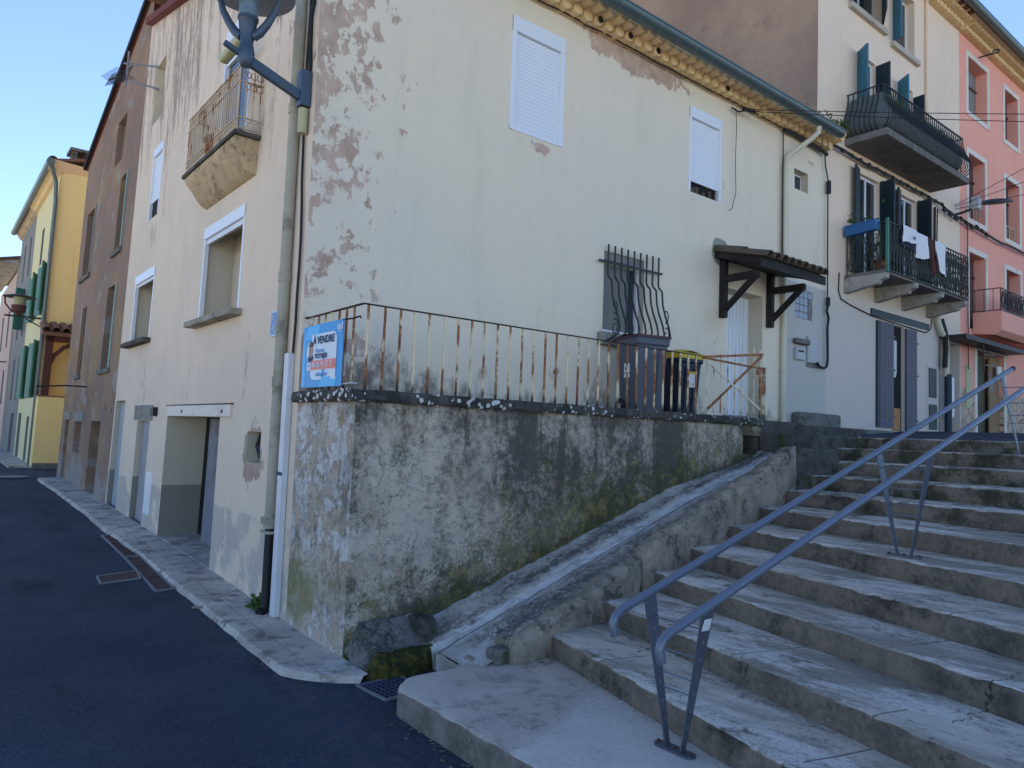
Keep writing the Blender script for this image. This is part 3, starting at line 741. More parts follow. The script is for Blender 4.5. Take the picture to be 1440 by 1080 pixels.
# ------------------------------------------------------------------ ramp with kerb
def kz(x): return .27 + .331*(x-3.75)
rp = thing('drainage_ramp', (6,5.3,.5), 'sloping cement gutter ramp streaked white between terrace wall and steps', 'ramp')
mb = MB(); rn = random.Random(5)
def rampf(a, b):
    x = 3.55 + a*5.65; y = 4.82 + .1*(x-4.2)*(1-b) + b*.985
    y = min(y, 5.797)
    z = kz(x) - .10 + .02*b + .10*b*b - .17*max(0, min(1, (x-7.2)/1.3))*b
    gut = 5.36 + .035*(x-3.7); z -= .05*math.exp(-((y-gut)/.07)**2)
    return (x, y, z + rn.uniform(-.010,.010))
mb.grid(rampf, 70, 16)
pts = [rampf(0, k/16) for k in range(17)]
mb.face([(q[0], q[1], q[2]) for q in pts] + [(3.55,5.797,-.3),(3.55,4.82,-.3)])
mb.build('ramp_surface', M['ramp'], rp, smooth='all')
mb = MB(); mb.box(8.86,9.9,5.07,5.47,1.0,1.955); mb.build('end_block', M['darkrock'], rp, bevel=.04)
def kerbstone(x0, x1, seed, lift=0):
    mb = MB(); n = int((x1-x0)/.028)
    prof = [(.03,-.75),(.0,-.45),(.0,-.33),(.0,-.25),(-.005,-.19),(.0,-.13),(.0,-.08),(.004,-.04),(.02,-.012),(.05,.0),(.09,.004),(.13,.004),(.17,.0),(.205,-.01),(.235,-.035),(.25,-.08),(.25,-.4)]
    m = len(prof); rows = []
    for i in range(n+1):
        x = x0+(x1-x0)*i/n; e = min(i, n-i)/n*(x1-x0); r = []
        for py, pz in prof:
            yf = 4.66+.098*(x-4.2)
            p_ = Vector((x, yf+py, kz(x)+lift+pz))
            q = (x, py*1.4, pz*1.4)
            a1 = frac(q, 3.0, 3, seed*7.7); a2 = frac(q, 11, 4, seed*3.1)
            ch = max(0, .07-e)*1.4
            p_.z += .026*a1+.022*a2 - ch*.8; p_.y += .017*frac(q, 4.5, 3, seed+9.)+.022*frac(q, 13, 4, seed) + ch*.5
            r.append(p_)
        rows.append(r)
    fs = []
    for i in range(n):
        for k in range(m-1): fs.append((i*m+k, i*m+k+1, (i+1)*m+k+1, (i+1)*m+k))
    fs.append(tuple(range(m))); fs.append(tuple(reversed(range(n*m, n*m+m))))
    mb.addmesh([p_ for r in rows for p_ in r], fs); return mb
for (a, b, sd, li) in ((3.86,5.58,1,.0),(5.61,7.35,2,.035),(7.37,8.98,3,.0)):
    kerbstone(a, b, sd, li).build('kerb_stone', M['kerbrock'], rp, smooth=True)
# rough end of the ramp / footing under the terrace corner
def lump(name, cx, cy, cz, rx, ry, rz, mat, parent, seed, sq=.5):
    mb = MB(); nu, nv = 44, 26; vs = []
    def sp(v): return math.copysign(abs(v)**sq, v)
    for j in range(nv+1):
        ph = math.pi*j/nv - math.pi/2
        for i in range(nu):
            th = 2*math.pi*i/nu
            q = Vector((sp(math.cos(ph))*sp(math.cos(th)), sp(math.cos(ph))*sp(math.sin(th)), sp(math.sin(ph))))
            k = 1+.16*frac(q, 1.1, 3, seed*5.3)+.06*frac(q, 4, 4, seed*2.9)
            vs.append((cx+rx*q.x*k, cy+ry*q.y*k, cz+rz*q.z*k))
    fs = [(j*nu+i, j*nu+(i+1)%nu, (j+1)*nu+(i+1)%nu, (j+1)*nu+i) for j in range(nv) for i in range(nu)]
    mb.addmesh(vs, fs); return mb.build(name, mat, parent, smooth='all')
mb = MB()
def footp(a, b):
    x = 2.93+.72*a; y = 5.80-.44*b
    prof = [(0,.36),(.3,.27),(.55,.19),(.68,.17),(.80,.16),(.90,.10),(.97,.0),(1,-.15)]
    for (b0_, z0_), (b1_, z1_) in zip(prof, prof[1:]):
        if b <= b1_: z = z0_+(z1_-z0_)*(b-b0_)/(b1_-b0_); break
    k = min(1, a*6)*min(1, (1-a)*9); y -= .05*math.sin(a*3.1)
    q = (x, y, 0)
    return (x + .02*frac(q, 5, 3, 4.), y+.03*frac(q, 6, 3, 1.), -.1+(z+.1)*(.45+.55*k)+.018*frac(q, 5, 4, 2.)+.010*frac(q, 16, 4, 6.))
mb.grid(footp, 60, 48); mb.build('footing', M['footmoss'], rp, smooth='all')
lump('dark_rubble', 3.60, 5.64, .06, .10, .15, .30, M['darkrock'], rp, 8, .45)
lump('broken_stone', 3.80, 4.80, .18, .07, .08, .08, M['greyrock'], rp, 6, .4)
lump('broken_stone', 3.70, 4.98, .11, .07, .06, .05, M['kerbrock'], rp, 9, .4)
lump('broken_stone', 3.96, 4.86, .24, .09, .08, .07, M['kerbrock'], rp, 12, .4)

# ------------------------------------------------------------------ terrace
TR = thing('terrace', (6,6,0), 'raised terrace with grimy mossy retaining wall and black lichen spotted coping', 'terrace')
CT = 2.345
mb = MB()
def rough_wall(P, u0, u1, v0, v1, nu, nv, amp, seed, hole=None):
    rn = random.Random(seed); H = {}
    def f(a, b):
        u = u0+(u1-u0)*a; v = v0+(v1-v0)*b
        e = 0 if (a in (0,1) or b in (0,1)) else 1
        return P(u, v, -e*(amp*.6+amp*frac((u, v, seed), 1.3, 3)+.004*frac((u, v, seed), 9, 3)))
    vs = [f(i/nu, j/nv) for j in range(nv+1) for i in range(nu+1)]
    fs = []
    for j in range(nv):
        for i in range(nu):
            u = u0+(u1-u0)*(i+.5)/nu; v = v0+(v1-v0)*(j+.5)/nv
            if hole and hole[0] < u < hole[1] and hole[2] < v < hole[3]: continue
            fs.append((j*(nu+1)+i, j*(nu+1)+i+1, (j+1)*(nu+1)+i+1, (j+1)*(nu+1)+i))
    return vs, fs
PT = lambda u, v, d: (u, TY+d, v)
mb.addmesh(*rough_wall(PT, X0, 9.12, -.3, 2.25, 124, 51, .014, 1, (8.66,9.08,1.86,2.11)))
hx0, hx1, hz0, hz1 = 8.62, 9.12, 1.82, 2.13
mb.box(8.60, 9.10, 6.2, 6.25, 1.7, 2.2)
mb.build('wall', M['terrace_front'], TR, smooth='all')
mb = MB(); mb.addmesh(*rough_wall(PS, FY-.002, TY, -.3, 2.25, 30, 51, .010, 2)); mb.build('side_wall', M['terrace_side'], TR, smooth='all')
mb = MB(); mb.box(8.60,9.115,5.85,6.2,1.70,1.85); mb.box(8.58,8.64,5.83,6.2,1.8,2.2); mb.box(9.06,9.116,5.815,7.04,-.2,2.24); mb.build('drain_recess', M['darkrock'], TR)
mb = MB(); mb.box(X0+.05, 9.05, TY+.05, FY-.001, 2.2, 2.30); mb.build('floor', M['cement'], TR)
def coping_seg(P, u0, u1, seed):
    rn = random.Random(seed); n = int(abs(u1-u0)/.035); rows = []
    for i in range(n+1):
        u = u0+(u1-u0)*i/n; cnt = [0]
        def j(a):
            cnt[0] += 1; return a*1.6*frac((u, cnt[0]*.35, seed), 3.0, 4)
        rows.append([P(u,2.235,.10), P(u,2.235+j(.006),-.055+j(.006)), P(u,2.26,-.075+j(.008)), P(u,CT-.03,-.075+j(.008)), P(u,CT-.004+j(.004),-.055+j(.008)), P(u,CT+j(.004),.05), P(u,CT+j(.003),.20), P(u,2.24,.205)])
    mb = MB(); m = 8; fs = []
    for i in range(n):
        for k in range(m-1): fs.append((i*m+k, i*m+k+1, (i+1)*m+k+1, (i+1)*m+k))
    fs.append(tuple(range(m))); fs.append(tuple(reversed(range(n*m, n*m+m))))
    mb.addmesh([q for r in rows for q in r], fs); return mb
coping_seg(PT, 2.848, 9.12, 3).build('coping', M['coping'], TR, smooth=True)
coping_seg(PS, 5.95, 7.045, 4).build('coping', M['coping'], TR, smooth=True)

# railing
RZ = 3.095
RL = thing('terrace_railing', (5.3,TY,CT), 'rusty railing with thin flaking cream bars along the terrace edge', 'railing')
b0 = None
rn = random.Random(2)
for k in range(30):
    x = 3.0 + .16*k
    if b0 is None:
        mb = MB(); mb.box(x-.0088,x+.0088,TY-.0088,TY+.0088,CT-.03,RZ-.008)
        b0 = mb.build('baluster', M['rustcream'], RL, origin=(x,TY,CT))
    else:
        c = copy_child(b0, RL, (x-3.0, 0, 0)); c.rotation_euler = (0, rn.uniform(-.012,.012), 0)
        if k in (3,6,9,12,15,18,21,24): c.data = c.data
for k in range(7):
    y = 5.98 + .15*k
    copy_child(b0, RL, (2.955-3.0, y-TY, 0))
mb = MB()
mb.bar((2.955,6.98,RZ-.01),(2.955,TY,RZ),.030,.010); mb.bar((2.94,TY,RZ),(7.72,TY,RZ-.005),.032,.010); mb.bar((2.955,6.98,RZ-.005),(2.955,7.04,RZ-.005),.02,.02)
mb.build('top_rail', M['rustblack'], RL)
# gate
GT = thing('terrace_gate', (8.4,TY,CT), 'rusty spiked gate with crossed braces at the right end of the terrace', 'gate')
gb = None
for k in range(9):
    x = 7.86 + .152*k; zt = 3.24 + .03*k/8 + (.08 if k % 2 else .0)
    mb = MB(); mb.tube([(x,TY,CT+.03),(x,TY,zt-.08),(x,TY,zt)], [.0095,.0095,.001], 6); mb.build('bar', M['rustgate'], GT)
mb = MB(); mb.bar((7.74,TY-.02,3.075),(9.10,TY-.02,3.235),.03,.03); mb.build('top_rail', M['rustdark'], GT)
mb = MB(); mb.bar((7.74,TY-.012,3.07),(9.16,TY-.012,3.035),.016,.025); mb.build('guard_rail', M['rustdark'], GT)
mb = MB(); mb.bar((7.86,TY-.024,CT+.07),(9.08,TY-.024,3.21),.012,.032); mb.build('brace', M['rustdark'], GT)
mb = MB(); mb.bar((7.82,TY-.036,3.02),(9.02,TY-.036,CT+.12),.010,.026); mb.build('brace', M['rustgate'], GT)
mb = MB(); mb.box(8.94,9.02,TY-.045,TY-.025,2.94,3.01); mb.build('latch', M['rustdark'], GT)
for x in (9.07, 9.14, 9.19):
    mb = MB(); mb.box(x-.012,x+.012,TY-.012,TY+.012,CT-.06,3.06 if x > 9.1 else 3.3); mb.build('gate_post', M['rustgate'], GT)

# for sale banner tied to the side railing
BN = thing('sale_banner', (2.86,6.41,2.38), 'bright blue for sale banner tied to the railing at the house corner', 'banner')
PB = lambda a, b, d: (2.862 - .010*math.sin(a*3.1)*(1-b*.4) - d, 6.86 - a*.88, 2.375 + b*.585 + .012*math.sin(a*2.2)*(b-.5))
def bpatch(fn, name, mat, d, nu=14, nv=14):
    mb = MB(); mb.grid(lambda a, b: PB(*fn(a, b), d), nu, nv); return mb.build(name, mat, BN, smooth='all')
mb = MB(); mb.grid(lambda a, b: PB(a, b, 0), 16, 10); mb.grid(lambda a, b: PB(a, b, -.004), 16, 10)
mb.build('sheet', M['bannerblue'], BN, smooth='all')
bpatch(lambda a, b: (.02+.40*a+.13*b-.1*a*b, .78+.215*b), 'pale_area', M['bannercyan'], .0015)
bpatch(lambda a, b: (.50+.36*a+.05*b, .005+.15*b), 'pale_area', M['bannercyan'], .0015)
bpatch(lambda a, b: (.01+.10*a*(1-.3*b), .02+.75*b), 'pale_area', M['bannercyan'], .0015)
def rpoly(x0, x1, y0, y1, r, corners):
    out = []
    for (cx, cy, a0, on) in ((x1-r, y1-r*1.4, 0, 'tr' in corners),(x0+r, y1-r*1.4, 90, 'tl' in corners),(x0+r, y0+r*1.4, 180, 'bl' in corners),(x1-r, y0+r*1.4, 270, 'br' in corners)):
        if on:
            for k in range(7):
                t = R(a0+15*k); out.append((cx+r*math.cos(t), cy+r*1.4*math.sin(t)))
        else:
            out.append((x1 if a0 in (0,270) else x0, y1 if a0 in (0,90) else y0))
    return out
mb = MB(); mb.face([PB(a, b, .0035) for a, b in rpoly(.255,.87,.115,.845,.09,('tr','bl'))]); mb.build('white_panel', M['bannerwhite'], BN)
mb = MB(); mb.face([PB(a, b, .0050) for a, b in rpoly(.26,.865,.275,.425,.005,())]); mb.build('phone_strip', M['bannerred'], BN)
mb = MB(); mb.face([PB(a, b, .0050) for a, b in rpoly(.155,.258,.27,.40,.005,())]); mb.build('phone_box', M['bannerwhite'], BN)
def ell(cx, cy, rx, ry, n=24, a0=0, a1=360): return [(cx+rx*math.cos(R(a0+(a1-a0)*k/n)), cy+ry*math.sin(R(a0+(a1-a0)*k/n))) for k in range(n if a1-a0 == 360 else n+1)]
mb = MB(); mb.face([PB(a, b, .0042) for a, b in ell(.225,.575,.098,.165)]); mb.build('portrait_disc', M['bannerwhite'], BN)
mb = MB(); mb.face([PB(a, b, .0046) for a, b in ell(.245,.47,.075,.065)]); mb.build('portrait_jacket', M['ink'], BN)
mb = MB(); mb.face([PB(a, b, .0052) for a, b in ell(.245,.60,.056,.125)]); mb.build('portrait_face', M['skin'], BN)
mb = MB(); mb.face([PB(a, b, .0056) for a, b in ell(.247,.655,.060,.085,14,0,180)]); mb.build('portrait_hair', M['hair'], BN)
UX = (0,-1,0); UZ = (0,0,1)
def btext(body, mat, a, b, size, bold=0, xs=1.0): return text_mesh('lettering', body, mat, BN, PB(a, b, .0066), UX, UZ, size, .0006, bold=bold, xs=xs)
btext('À VENDRE', M['ink'], .56, .735, .098, .0022, 1.0)
btext('Romain', M['inkblue'], .485, .575, .062)
btext('POTHIER', M['ink'], .515, .485, .066, .0016)
btext('06 06 95 55 31', M['bannerwhite'], .562, .35, .073, .0014, .98)
btext('iadfrance.fr', M['inkblue'], .55, .20, .056, .0005)
btext('iad', M['bannerwhite'], .93, .905, .095, .002)
btext('immo', M['bannerwhite'], .935, .83, .026, .0006)
text_mesh('lettering', 'P', M['inkblue'], BN, PB(.207,.335,.0066), UX, UZ, .06, .0006)
mb = MB(); mb.tube([PB(.97,.99,.002),(2.93,5.94,2.975),(2.955,5.86,2.99),(2.93,5.80,2.965)], .008, 6); mb.build('tie', M['black'], BN)
mb = MB(); mb.tube([PB(.97,.02,.002),(2.93,5.94,2.40),(2.955,5.86,2.395)], .005, 6); mb.build('tie', M['paper'], BN)

# ------------------------------------------------------------------ wheelie bins
def wheelie(label, cx, cy, w, d, h, body, lid, capn, lift, group):
    t = thing('wheelie_bin', (cx,cy,2.30), label, 'bin', group)
    z0 = 2.30; mb = MB(); n = 5
    def ring(z, k, kd): return [(cx-w/2*k, cy-d/2*kd, z), (cx+w/2*k, cy-d/2*kd, z), (cx+w/2*k, cy+d/2*kd, z), (cx-w/2*k, cy+d/2*kd, z)]
    prof = [(0,.80,.74),(.06,.82,.76),(h*.80,.96,.95),(h*.81,.98,.97),(h*.86,.985,.975),(h*.865,1.06,1.05),(h*.95,1.08,1.07)]
    rings = [ring(z0+a, k, kd) for a, k, kd in prof]
    vs = [p for r in rings for p in r]; fs = [(3,2,1,0)]
    for i in range(len(rings)-1):
        for k in range(4): fs.append((i*4+k, i*4+(k+1)%4, (i+1)*4+(k+1)%4, (i+1)*4+k))
    fs.append(tuple(range(len(rings)*4-4, len(rings)*4)))
    mb.addmesh(vs, fs)
    for q in (-.2, .2):   # ribs on the front
        mb.bar((cx+w*q*.85, cy-d/2*.78-.002, z0+.1), (cx+w*q, cy-d/2*.95-.006, z0+h*.79), .014, .02, up=(0,1,0))
    mb.build('body', body, t, bevel=.012)
    mb = MB(); zt = z0+h*.95
    mb.grid(lambda a, b: (cx+(a-.5)*w*1.10, cy+(b-.5)*d*1.12, zt+.012+lift*.35+lift*(.5-abs(a-.5))*1.2*(1-.25*abs(b-.5)) + .035*math.sin(math.pi*min(1,max(0,b)))), 14, 8)
    mb.prism([(-.55,-.56),(.55,-.56),(.55,.56),(-.55,.56)], lambda a, b: (cx+a*w, cy+b*d, zt+.004-lift*.35), lambda a, b: (cx+a*w, cy+b*d, zt+.024+lift*.35))
    mb.build('lid', lid, t, smooth=True)
    mb = MB(); mb.tube([(cx-w*.3,cy+d*.56,zt-.03),(cx-w*.3,cy+d*.66,zt-.02),(cx+w*.3,cy+d*.66,zt-.02),(cx+w*.3,cy+d*.56,zt-.03)], .014, 8); mb.build('handle', body, t)
    for sx in (-1, 1):
        x = cx+sx*w*.42; q = MB()
        prof = [(.02,-.03),(.10,-.03),(.115,-.02),(.115,.02),(.10,.03),(.02,.03)]
        n = 18; vs = [(x+zz, cy+d*.36+r_*math.cos(2*math.pi*k/n), z0+.115+r_*math.sin(2*math.pi*k/n)) for r_, zz in prof for k in range(n)]
        fs = [(i*n+k, i*n+(k+1)%n, (i+1)*n+(k+1)%n, (i+1)*n+k) for i in range(5) for k in range(n)]
        q.addmesh(vs, fs); q.build('wheel', M['black'], t, smooth=True)
        q = MB(); q.lathe([(.055,0)], (0,0,0), 4) if False else q.obox((x-.034, cy+d*.36, z0+.115), (.003,0,0), (0,.04,0), (0,0,.04)); q.build('hub', M['grillbox'], t)
    return t
b1 = wheelie('grey wheelie bin with a maroon lid below the barred window', 7.36, 6.46, .47, .50, 1.06, M['bin'], M['binlid'], 0, .02, 'wheelie bins on the terrace')
b2 = wheelie('navy wheelie bin with a bright yellow lid between grey bin and gate', 8.33, 6.64, .47, .47, .91, M['bin2'], M['yellowlid'], 0, .085, 'wheelie bins on the terrace')
q = MB(); q.box(7.135,7.145,6.42,6.54,2.86,2.98); q.box(7.135,7.145,6.42,6.54,2.79,2.845); q.build('label_sticker', M['paper'], b1)
q = MB(); q.box(7.132,7.1345,6.47,6.51,2.89,2.93); q.build('sticker_print', M['ink'], b1)
q = MB(); q.box(8.29,8.42,6.402,6.412,2.74,2.96); q.build('label_sticker', M['paper'], b2)
q = MB(); q.box(8.29,8.42,6.399,6.4015,2.925,2.96); q.box(8.36,8.40,6.399,6.4015,2.765,2.80); q.build('sticker_print', M['yellowlid'], b2)
b1.rotation_euler = (0,0,R(-14)); b2.rotation_euler = (0,0,R(-4))

# ------------------------------------------------------------------ CREAM HOUSE
H = thing('cream_house', (8,9,0), 'old cream corner house with flaking render and white roller shutters', 'house')
def rake(y): return 9.63 - (16.1-y)*.229
sh = [ (13.65,15.15,3.4,4.63,.42),(9.05,10.77,3.39,4.70,.42),(13.85,14.6,5.56,6.82,.05),(14.35,15.05,7.38,8.45,.15),
       (9.25,10.45,5.46,7.35,.06),(9.47,12.0,.18,2.08,.58,'open'),(8.01,8.45,1.58,1.92,.35),(13.07,13.95,.22,2.0,.13),(15.06,15.9,.27,2.36,.12)]
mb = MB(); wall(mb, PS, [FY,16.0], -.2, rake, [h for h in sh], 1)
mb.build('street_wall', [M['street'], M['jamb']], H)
fh = [(5.45,6.35,5.80,7.27,.08),(9.0,9.83,5.86,7.22,.12),(7.2,8.03,3.46,4.58,.16),(10.06,11.08,2.44,4.50,.30,'open'),(12.03,12.51,6.64,7.01,.17),(12.1,12.7,4.28,4.81,.025)]
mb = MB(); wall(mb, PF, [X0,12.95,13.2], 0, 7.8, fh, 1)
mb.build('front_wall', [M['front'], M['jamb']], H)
mb = MB()  # plain hidden sides
mb.face([(13.2,FY,0),(13.2,18,0),(13.2,18,10),(13.2,FY,7.6)]); mb.face([(X0,16.0,0),(X0,16.0,rake(16)),(13.2,16.0,rake(16)),(13.2,16.0,0)])
mb.build('back_wall', M['jamb'], H)
mb = MB()
def roofp(x, y, dz): return (x, y, 7.84 + (y-6.62)*.229 + dz)
for dz in (0, .06): mb.face([roofp(X0-.10,6.62,dz), roofp(13.18,6.62,dz), roofp(13.18,16.0,dz), roofp(X0-.10,16.0,dz)])
mb.face([roofp(X0-.10,6.62,0), roofp(X0-.10,16,0), roofp(X0-.10,16,.06), roofp(X0-.10,6.62,.06)])
mb.face([roofp(X0-.10,6.62,0), roofp(13.18,6.62,0), roofp(13.18,6.62,.06), roofp(X0-.10,6.62,.06)])
canal_tiles(mb, roofp(X0-.05,7.3,.03), (.21,0,0), (0,8.6,8.6*.229), 48, .085)
rf = mb.build('roof', M['rooftile'], H)
mb = MB(); mb.prism([(7.05,-.07),(16.0,-.07),(16.0,.05),(7.05,.05)], lambda y, z: (X0-.12, y, rake(y)+z), lambda y, z: (X0+.02, y, rake(y)+z)); mb.build('verge_tile', M['redtile'], rf)
# genoise cornice: two rows of half round tiles set in mortar
mb = MB()
mb.prism([(7.06,7.60),(7.06,7.86),(6.62,7.84),(6.64,7.79),(6.86,7.74),(6.96,7.67),(6.97,7.60)][::-1], lambda y, z: (X0,y,z), lambda y, z: (13.12,y,z))
rn = random.Random(8)
def bead(x, y0, y1, z, r):
    n = 9; rows = []
    for (yy, k, dz) in ((y1,1,0),(y0+.03,1,-.006),(y0+.006,.96,-.01),(y0,.82,-.012)):
        rows.append([(x+r*k*math.cos(a), yy, z+dz+r*.9*k*math.sin(a)) for a in [math.pi*2*t/n for t in range(n)]])
    vs = [p for q in rows for p in q]; fs = [(i*n+k, i*n+(k+1)%n, (i+1)*n+(k+1)%n, (i+1)*n+k) for i in range(3) for k in range(n)]
    fs.append(tuple(range(3*n, 4*n))); mb.addmesh(vs, fs)
x = 3.0; k = 0
while x < 13.0:
    bead(x, 6.865+rn.uniform(-.015,.015), 7.06, 7.665+rn.uniform(-.008,.008), .088*rn.uniform(.92,1.05))
    bead(x+.10, 6.70+rn.uniform(-.015,.015), 7.06, 7.775+rn.uniform(-.008,.008), .088*rn.uniform(.92,1.05))
    x += .2; k += 1
mb.build('cornice', M['tile_genoise'], H, smooth=True)
mb = MB()
for x in (5.9,6.8,7.4,8.0,9.7): mb = MB(); mb.addmesh([(x+.05*math.cos(t*.7854), 6.846, 7.655+.05*math.sin(t*.7854)) for t in range(8)], [tuple(range(8))]); mb.build('open_tile_end', M['dark'], H)  # flat black discs paint the shade inside hollow tile ends
0
# gutter: half round with joints
mb = MB(); path = [(X0-.15+(12.72+.15-X0)*k/24, 6.54, 7.80-.0035*k) for k in range(25)]
n = 14
vs = []
for q in path:
    for rr in (.105, .097):
        for t in range(n+1):
            a = math.pi + math.pi*t/n; vs.append((q[0], q[1]+rr*math.cos(a), q[2]+rr*math.sin(a)))
m = n+1; fs = []
for i in range(24):
    for t in range(n):
        fs.append((i*2*m+t, i*2*m+t+1, (i+1)*2*m+t+1, (i+1)*2*m+t)); fs.append((i*2*m+m+t+1, i*2*m+m+t, (i+1)*2*m+m+t, (i+1)*2*m+m+t+1))
fs.append(tuple(range(24*2*m, 24*2*m+m)))
mb.addmesh(vs, fs)
mb.tube([(X0-.15,6.435,7.802),(12.72,6.435,7.72)], .014, 8)
gu = mb.build('gutter', M['gutter'], H, smooth=True)
mb = MB()
x = 3.2
while x < 12.6:
    mb.addmesh([(x+e, 6.54+.109*math.cos(math.pi+math.pi*t/12), 7.80-.084*(x-2.8)/9.95+.109*math.sin(math.pi+math.pi*t/12)) for e in (-.006,.006) for t in range(13)], [(t,t+1,14+t,13+t) for t in range(12)])
    x += .40
mb.build('gutter_joint', M['drainframe'], gu)
# cream drain pipe
mb = MB(); mb.tube([(12.0,6.56,7.66),(12.0,6.58,7.52),(11.93,6.68,7.40),(11.74,6.92,7.18),(11.66,6.98,7.08),(11.64,6.985,6.9),(11.64,6.985,4.8),(11.64,6.985,2.33)], .048, 12)
for z in (6.85,5.0,3.3): mb.tube([(11.64,6.985,z-.04),(11.64,6.985,z+.04)], .056, 12)
mb.build('drainpipe', M['pvc'], H, smooth=True)
# grey fibre cement pipe on the street corner
mb = MB(); mb.tube([(2.86,7.44,.95),(2.86,7.44,8.0)], .058, 12)
for z in (1.0,2.45,3.55,5.35,7.2): mb.tube([(2.86,7.44,z-.05),(2.86,7.44,z+.05)], .068, 12)
mb.build('drainpipe', M['fibre'], H, smooth=True)
mb = MB(); mb.tube([(2.86,7.44,.98),(2.86,7.44,.22),(2.84,7.42,.13),(2.78,7.38,.11)], [.045,.045,.047,.05], 10); mb.build('broken_pipe_foot', M['black'], H, smooth=True)
mb = MB(); mb.box(2.79,2.93,7.36,7.52,.99,1.06); mb.box(2.80,2.93,7.33,7.55,.90,.925); mb.build('pipe_bracket', M['fibre'], H)
mb = MB(); mb.box(2.85,2.917,7.19,7.30,.10,2.74); tk = mb.build('cable_trunking', M['whitestrip'], H, bevel=.008)
mb = MB(); mb.box(2.845,2.8495,7.185,7.305,1.50,1.535); mb.build('clip', M['ink'], tk)
mb = MB(); rn = random.Random(4)
mb.tube([(2.895, 7.22+rn.uniform(-.02,.02)+.05*math.sin(z*1.3), z) for z in [2.74+.3*k for k in range(18)]], .014, 6)
mb.tube([(2.90, 7.20+rn.uniform(-.035,.035), z) for z in [5.6+.12*k for k in range(16)]], .02, 6)
mb.build('cable', M['black'], H)
# windows of the street wall
def roller_window(P, u0, u1, v0, v1, box, drop, d, parent, name='window', slatmat=None, framew=.05, lowsill=None):
    f = frame_mb(P, u0, u1, v0, v1, framew, -.008, .05, bottom=False).build(name, M['white'], parent)
    mb = MB(); pbox(mb, P, u0, u1, v1-box, v1, -.014, .09); mb.build('shutter_box', M['white'], f)
    if drop > 0:
        shutter_panel(P, u0+framew, u1-framew, v1-box-drop, v1-box, d).build('roller_shutter', M['white'], f)
    return f
w = roller_window(PS, 9.05, 10.77, 3.39, 4.70, .15, .07, .03, H); 
mb = MB(); pbox(mb, PS, 8.93, 10.90, 3.31, 3.392, -.16, .3); mb.build('sill', M['sill'], w, bevel=.015)
mb = MB(); pbox(mb, PS, 9.1, 10.72, 3.44, 4.4, .405, .415); mb.build('blocking_wall', M['jamb'], w)
w = roller_window(PS, 13.65, 15.15, 3.4, 4.63, .15, .05, .03, H)
mb = MB(); pbox(mb, PS, 13.55, 15.27, 3.32, 3.402, -.14, .3); mb.build('sill', M['sill2'], w, bevel=.015)
w = roller_window(PS, 13.85, 14.6, 5.56, 6.82, .14, .82, .03, H)
mb = MB(); pbox(mb, PS, 13.9, 14.55, 5.57, 5.95, .042, .048); mb.build('dark_gap', M['dark'], w)
w = roller_window(PS, 9.25, 10.45, 5.46, 7.35, .17, .30, .03, H)
mb = MB(); pbox(mb, PS, 9.33, 10.37, 5.48, 6.9, .045, .052); mb.build('pane', M['glass'], w)
mb = MB(); pbox(mb, PS, 9.82, 9.88, 5.48, 6.9, .025, .044); mb.build('mullion', M['white'], w)
mb = MB(); mb.bar((2.50,9.2,6.66),(2.50,10.5,6.66),.012,.012) if False else pbox(mb, PS, 8.72, 9.50, 6.50, 6.60, -.34, -.22); mb.build('awning_roll', M['yellowplate'], w, bevel=.04)
# balcony with corbel
bl = MB()
prof = [(0,4.98),(-.06,5.0),(-.13,5.07),(-.20,5.2),(-.27,5.28),(-.29,5.33),(-.29,5.38),(0,5.38)]
bl.prism([(a, b) for a, b in prof], lambda d, z: (X0+d, 8.72+.10*(5.38-z), z), lambda d, z: (X0+d, 10.92-.35*(5.38-z), z))
bal = bl.build('balcony', M['corbel'], H, smooth=True)
mb = MB(); mb.box(2.60,2.925,8.66,11.0,5.385,5.435); mb.build('slab', M['sill2'], bal, bevel=.01)
mb = MB(); zt = 6.22
def spindle(m_, x, y):
    m_.tube([(x,y,5.435),(x,y,zt)], .009, 5)
k = 0
y = 8.70
while y < 10.97: spindle(mb, 2.64, y); y += .082
for x in (2.72,2.81,2.89): spindle(mb, x, 8.70); spindle(mb, x, 10.96)
for zz in (5.47, 5.60, 6.03, zt-.01):
    mb.bar((2.64,8.70,zz),(2.64,10.96,zz),.022,.012); mb.bar((2.64,8.70,zz),(2.92,8.70,zz),.022,.012); mb.bar((2.64,10.96,zz),(2.92,10.96,zz),.022,.012)
def ring(m_, c, r, ax, n=10, t=.006):
    pts = [(c[0]+(r*math.cos(a) if ax == 'y' else 0), c[1]+(r*math.cos(a) if ax == 'x' else 0), c[2]+r*math.sin(a)) for a in [2*math.pi*k/n for k in range(n+1)]]
    m_.tube(pts, t, 4, False)
y = 8.74
while y < 10.95:
    ring(mb, (2.635,y,6.12), .04, 'x'); ring(mb, (2.635,y,5.53), .035, 'x'); y += .082
for x in (2.72,2.80,2.87):
    for zz in (6.12,5.53,5.98): ring(mb, (x,8.695,zz), .04, 'y')
mb.build('railing', M['balrust'], bal)
